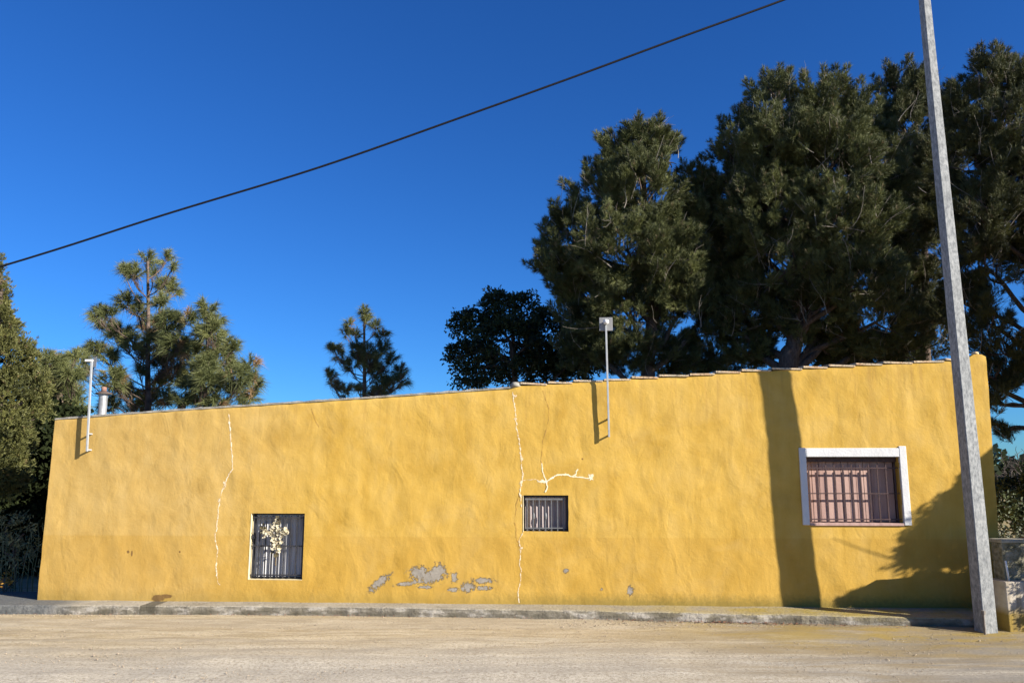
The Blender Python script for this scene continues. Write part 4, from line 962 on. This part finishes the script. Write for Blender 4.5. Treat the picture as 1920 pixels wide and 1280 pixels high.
# tree standing in the neighbour's plot, outside the frame on the right: its shade falls on the wall's right end
def neighbour_tree():
    rng = np.random.default_rng(99); s2 = s_h; h = 3.1; t_ = math.tan(EL)
    def at(px, py, r, hh=h):                    # where a sun ray that ends at this wall point passes, hh metres out
        u, z = W(px, py); p = L2W(u, 0, z)+s2*hh+Vector((0, 0, t_*hh)); return (np.array(p), np.array([r, r, r]))
    lobes = [at(1752, 995, .17), at(1765, 960, .17), at(1740, 1040, .15), at(1790, 1010, .25, 3.3), at(1800, 950, .18, 3.2), at(1760, 1075, .22, 3.0), at(1850, 925, .25, 3.4), at(1840, 1000, .32, 3.5), at(1870, 960, .32, 3.6), at(1820, 930, .18, 3.3),
             at(1935, 960, .42, 3.6), at(1990, 990, .5, 3.8), at(1930, 1060, .4, 3.5), at(1700, 1062, .06), at(1712, 1030, .05), at(1720, 1005, .05)]
    r0 = lobes[8][0]; o = thing('olive_tree', 'small olive tree in the neighbouring plot shading the wall end', 'tree', (r0[0], r0[1], 0)); off = np.array([r0[0], r0[1], 0])
    cs, od, rr = grow(lobes, 30, .07, rng, (.3, .95), .1); pos, dr = tufts(cs, od, rr, 16, rng); co = blades(pos, dr, 3, .07, .022, .7, .05, rng, True)
    nmesh('crown', co-off, 4, m_shr, o, np.repeat(rng.uniform(.1, .8, len(pos)), 3))
    mb = MB(); mb.tube([Vector((0, 0, -.1)), Vector((.05, .05, 1.0)), Vector((0, 0, 2.3))], [.09, .07, .05], 8)
    for c_, r_ in lobes: limb(mb, np.array([0, 0, 1.3+rng.random()*.6]), c_-off, .03, .006, rng, 6, .03, .06)
    e = at(1560, 1008, .1)[0]; limb(mb, np.array([0, 0, 1.8]), e-off, .014, .003, rng, 7, .03, .02)   # one long bare twig
    mb.build('trunk', m_bark, o, smooth=True)
neighbour_tree()
def unseen_bush():  # bush added out of view; casts the low shade ramp at the wall's foot
    rng = np.random.default_rng(131); hh = 2.9; lobes = []
    for px, py, r_ in ((1568, 1124, .04), (1584, 1119, .05), (1602, 1114, .06), (1618, 1110, .06)):
        u, z = W(px, py); p = np.array(L2W(u, 0, z)+s_h*hh+Vector((0, 0, math.tan(EL)*hh)))
        q = p.copy(); q[2] -= r_
        while q[2] > .1: lobes.append((q.copy(), np.array([r_+.02, r_+.02, r_+.03]))); q[2] -= .16
    c0_ = lobes[-1][0]; o = thing('shade_bush', 'narrow unseen bush added beyond the right edge to shade the wall foot', 'bush', (c0_[0], c0_[1], 0)); off = np.array([c0_[0], c0_[1], 0])
    cs, od, rr = grow(lobes, 90, .04, rng, (.3, .9), .1); pos, dr = tufts(cs, od, rr, 16, rng); co = blades(pos, dr, 3, .035, .014, .7, .05, rng, True)
    nmesh('foliage', co-off, 4, m_hedge, o, np.repeat(rng.uniform(.1, .8, len(pos)), 3)); mb = MB()
    for q in range(5): limb(mb, np.array([rng.normal()*.03, rng.normal()*.03, -.05]), lobes[rng.integers(0, len(lobes))][0]-off, .015, .005, rng, 6, 0, .03)
    mb.build('stems', m_bark, o, smooth=True)
unseen_bush()
for i_, (x_, y_, top_) in enumerate([(11.5, 12.2, 8.8), (14.6, 12.6, 9.4), (18.0, 13.2, 9.0)]):  # unseen trees, added so their shade darkens the lower pines
    rg = np.random.default_rng(120+i_); o = thing('shade_tree', ['nearest', 'middle', 'farthest'][i_]+' unseen tree of the row added beyond the right edge to shade the pines', 'tree', (x_, y_, 0), 0, 'row of unseen trees added to shade the pines')
    lb = [(np.array([rg.uniform(-1.2, 1.2), rg.uniform(-.7, .7), rg.uniform(3.2, top_-1.3)]), np.array([1.2, 1.1, 1.2])) for _ in range(11)]
    cs, od, rr = grow(lb, 3.2, .34, rg); pos, dr = tufts(cs, od, rr, 26, rg, .9, .3, .4); co = blades(pos, dr, 3, .16, .10, .8, .1, rg, True)
    nmesh('crown', co, 4, m_dk, o, np.repeat(rg.uniform(.1, .8, len(pos)), 3)); mb = MB(); mb.tube([(0, 0, -.1), (.1, 0, 3), (0, .1, top_*.7)], [.22, .17, .08], 10)
    for c_, r_ in lb: limb(mb, np.array([0.05, 0, rg.uniform(2.2, 3.5)]), c_, .07, .02, rg, 6, .03, .06)
    mb.build('trunk', m_bark, o, smooth=True)
# unseen shed, added and shaped so its roof casts the straight shade edge
def shed():
    hh = 3.9; t_ = math.tan(EL)
    pts = []
    for px, py in ((1790, 896), (1905, 852)):
        u, z = W(px, py); pts.append(L2W(u, 0, z)+s_h*hh+Vector((0, 0, t_*hh)))
    p0_, p1_ = pts; wd_ = Vector((-s_h.y, s_h.x, 0)); Ln = (p1_-p0_).dot(wd_)
    slope = (p1_.z-p0_.z)/Ln; LL = 1.9; o = thing('shade_shed', 'small rendered shed added out of view, roof sloped to cast a shade edge', 'shed', (p0_.x, p0_.y, 0), math.atan2(wd_.y, wd_.x))
    z0_ = p0_.z
    MB().add([(x, y, 0) for x in (.04, LL-.04) for y in (-.03, -1.7)]+[(x, y, z0_-.07+slope*x) for x in (.04, LL-.04) for y in (-.03, -1.7)],
             [(0, 1, 5, 4), (2, 6, 7, 3), (0, 4, 6, 2), (1, 3, 7, 5)]).build('wall', m_plin, o)
    MB().add([(x, y, z0_-.07+slope*x+dz_) for dz_ in (0, .07) for x in (0, LL) for y in (.02, -1.78)],
             [(0, 2, 3, 1), (4, 5, 7, 6), (0, 1, 5, 4), (2, 6, 7, 3), (0, 4, 6, 2), (1, 3, 7, 5)]).build('roof', m_tile, o)
shed()
print('tris', sum(len(o.data.polygons) for o in bpy.data.objects if o.type == 'MESH'))
print('pole', pb, 'A', A, 'B', B, 'el', math.degrees(EL))
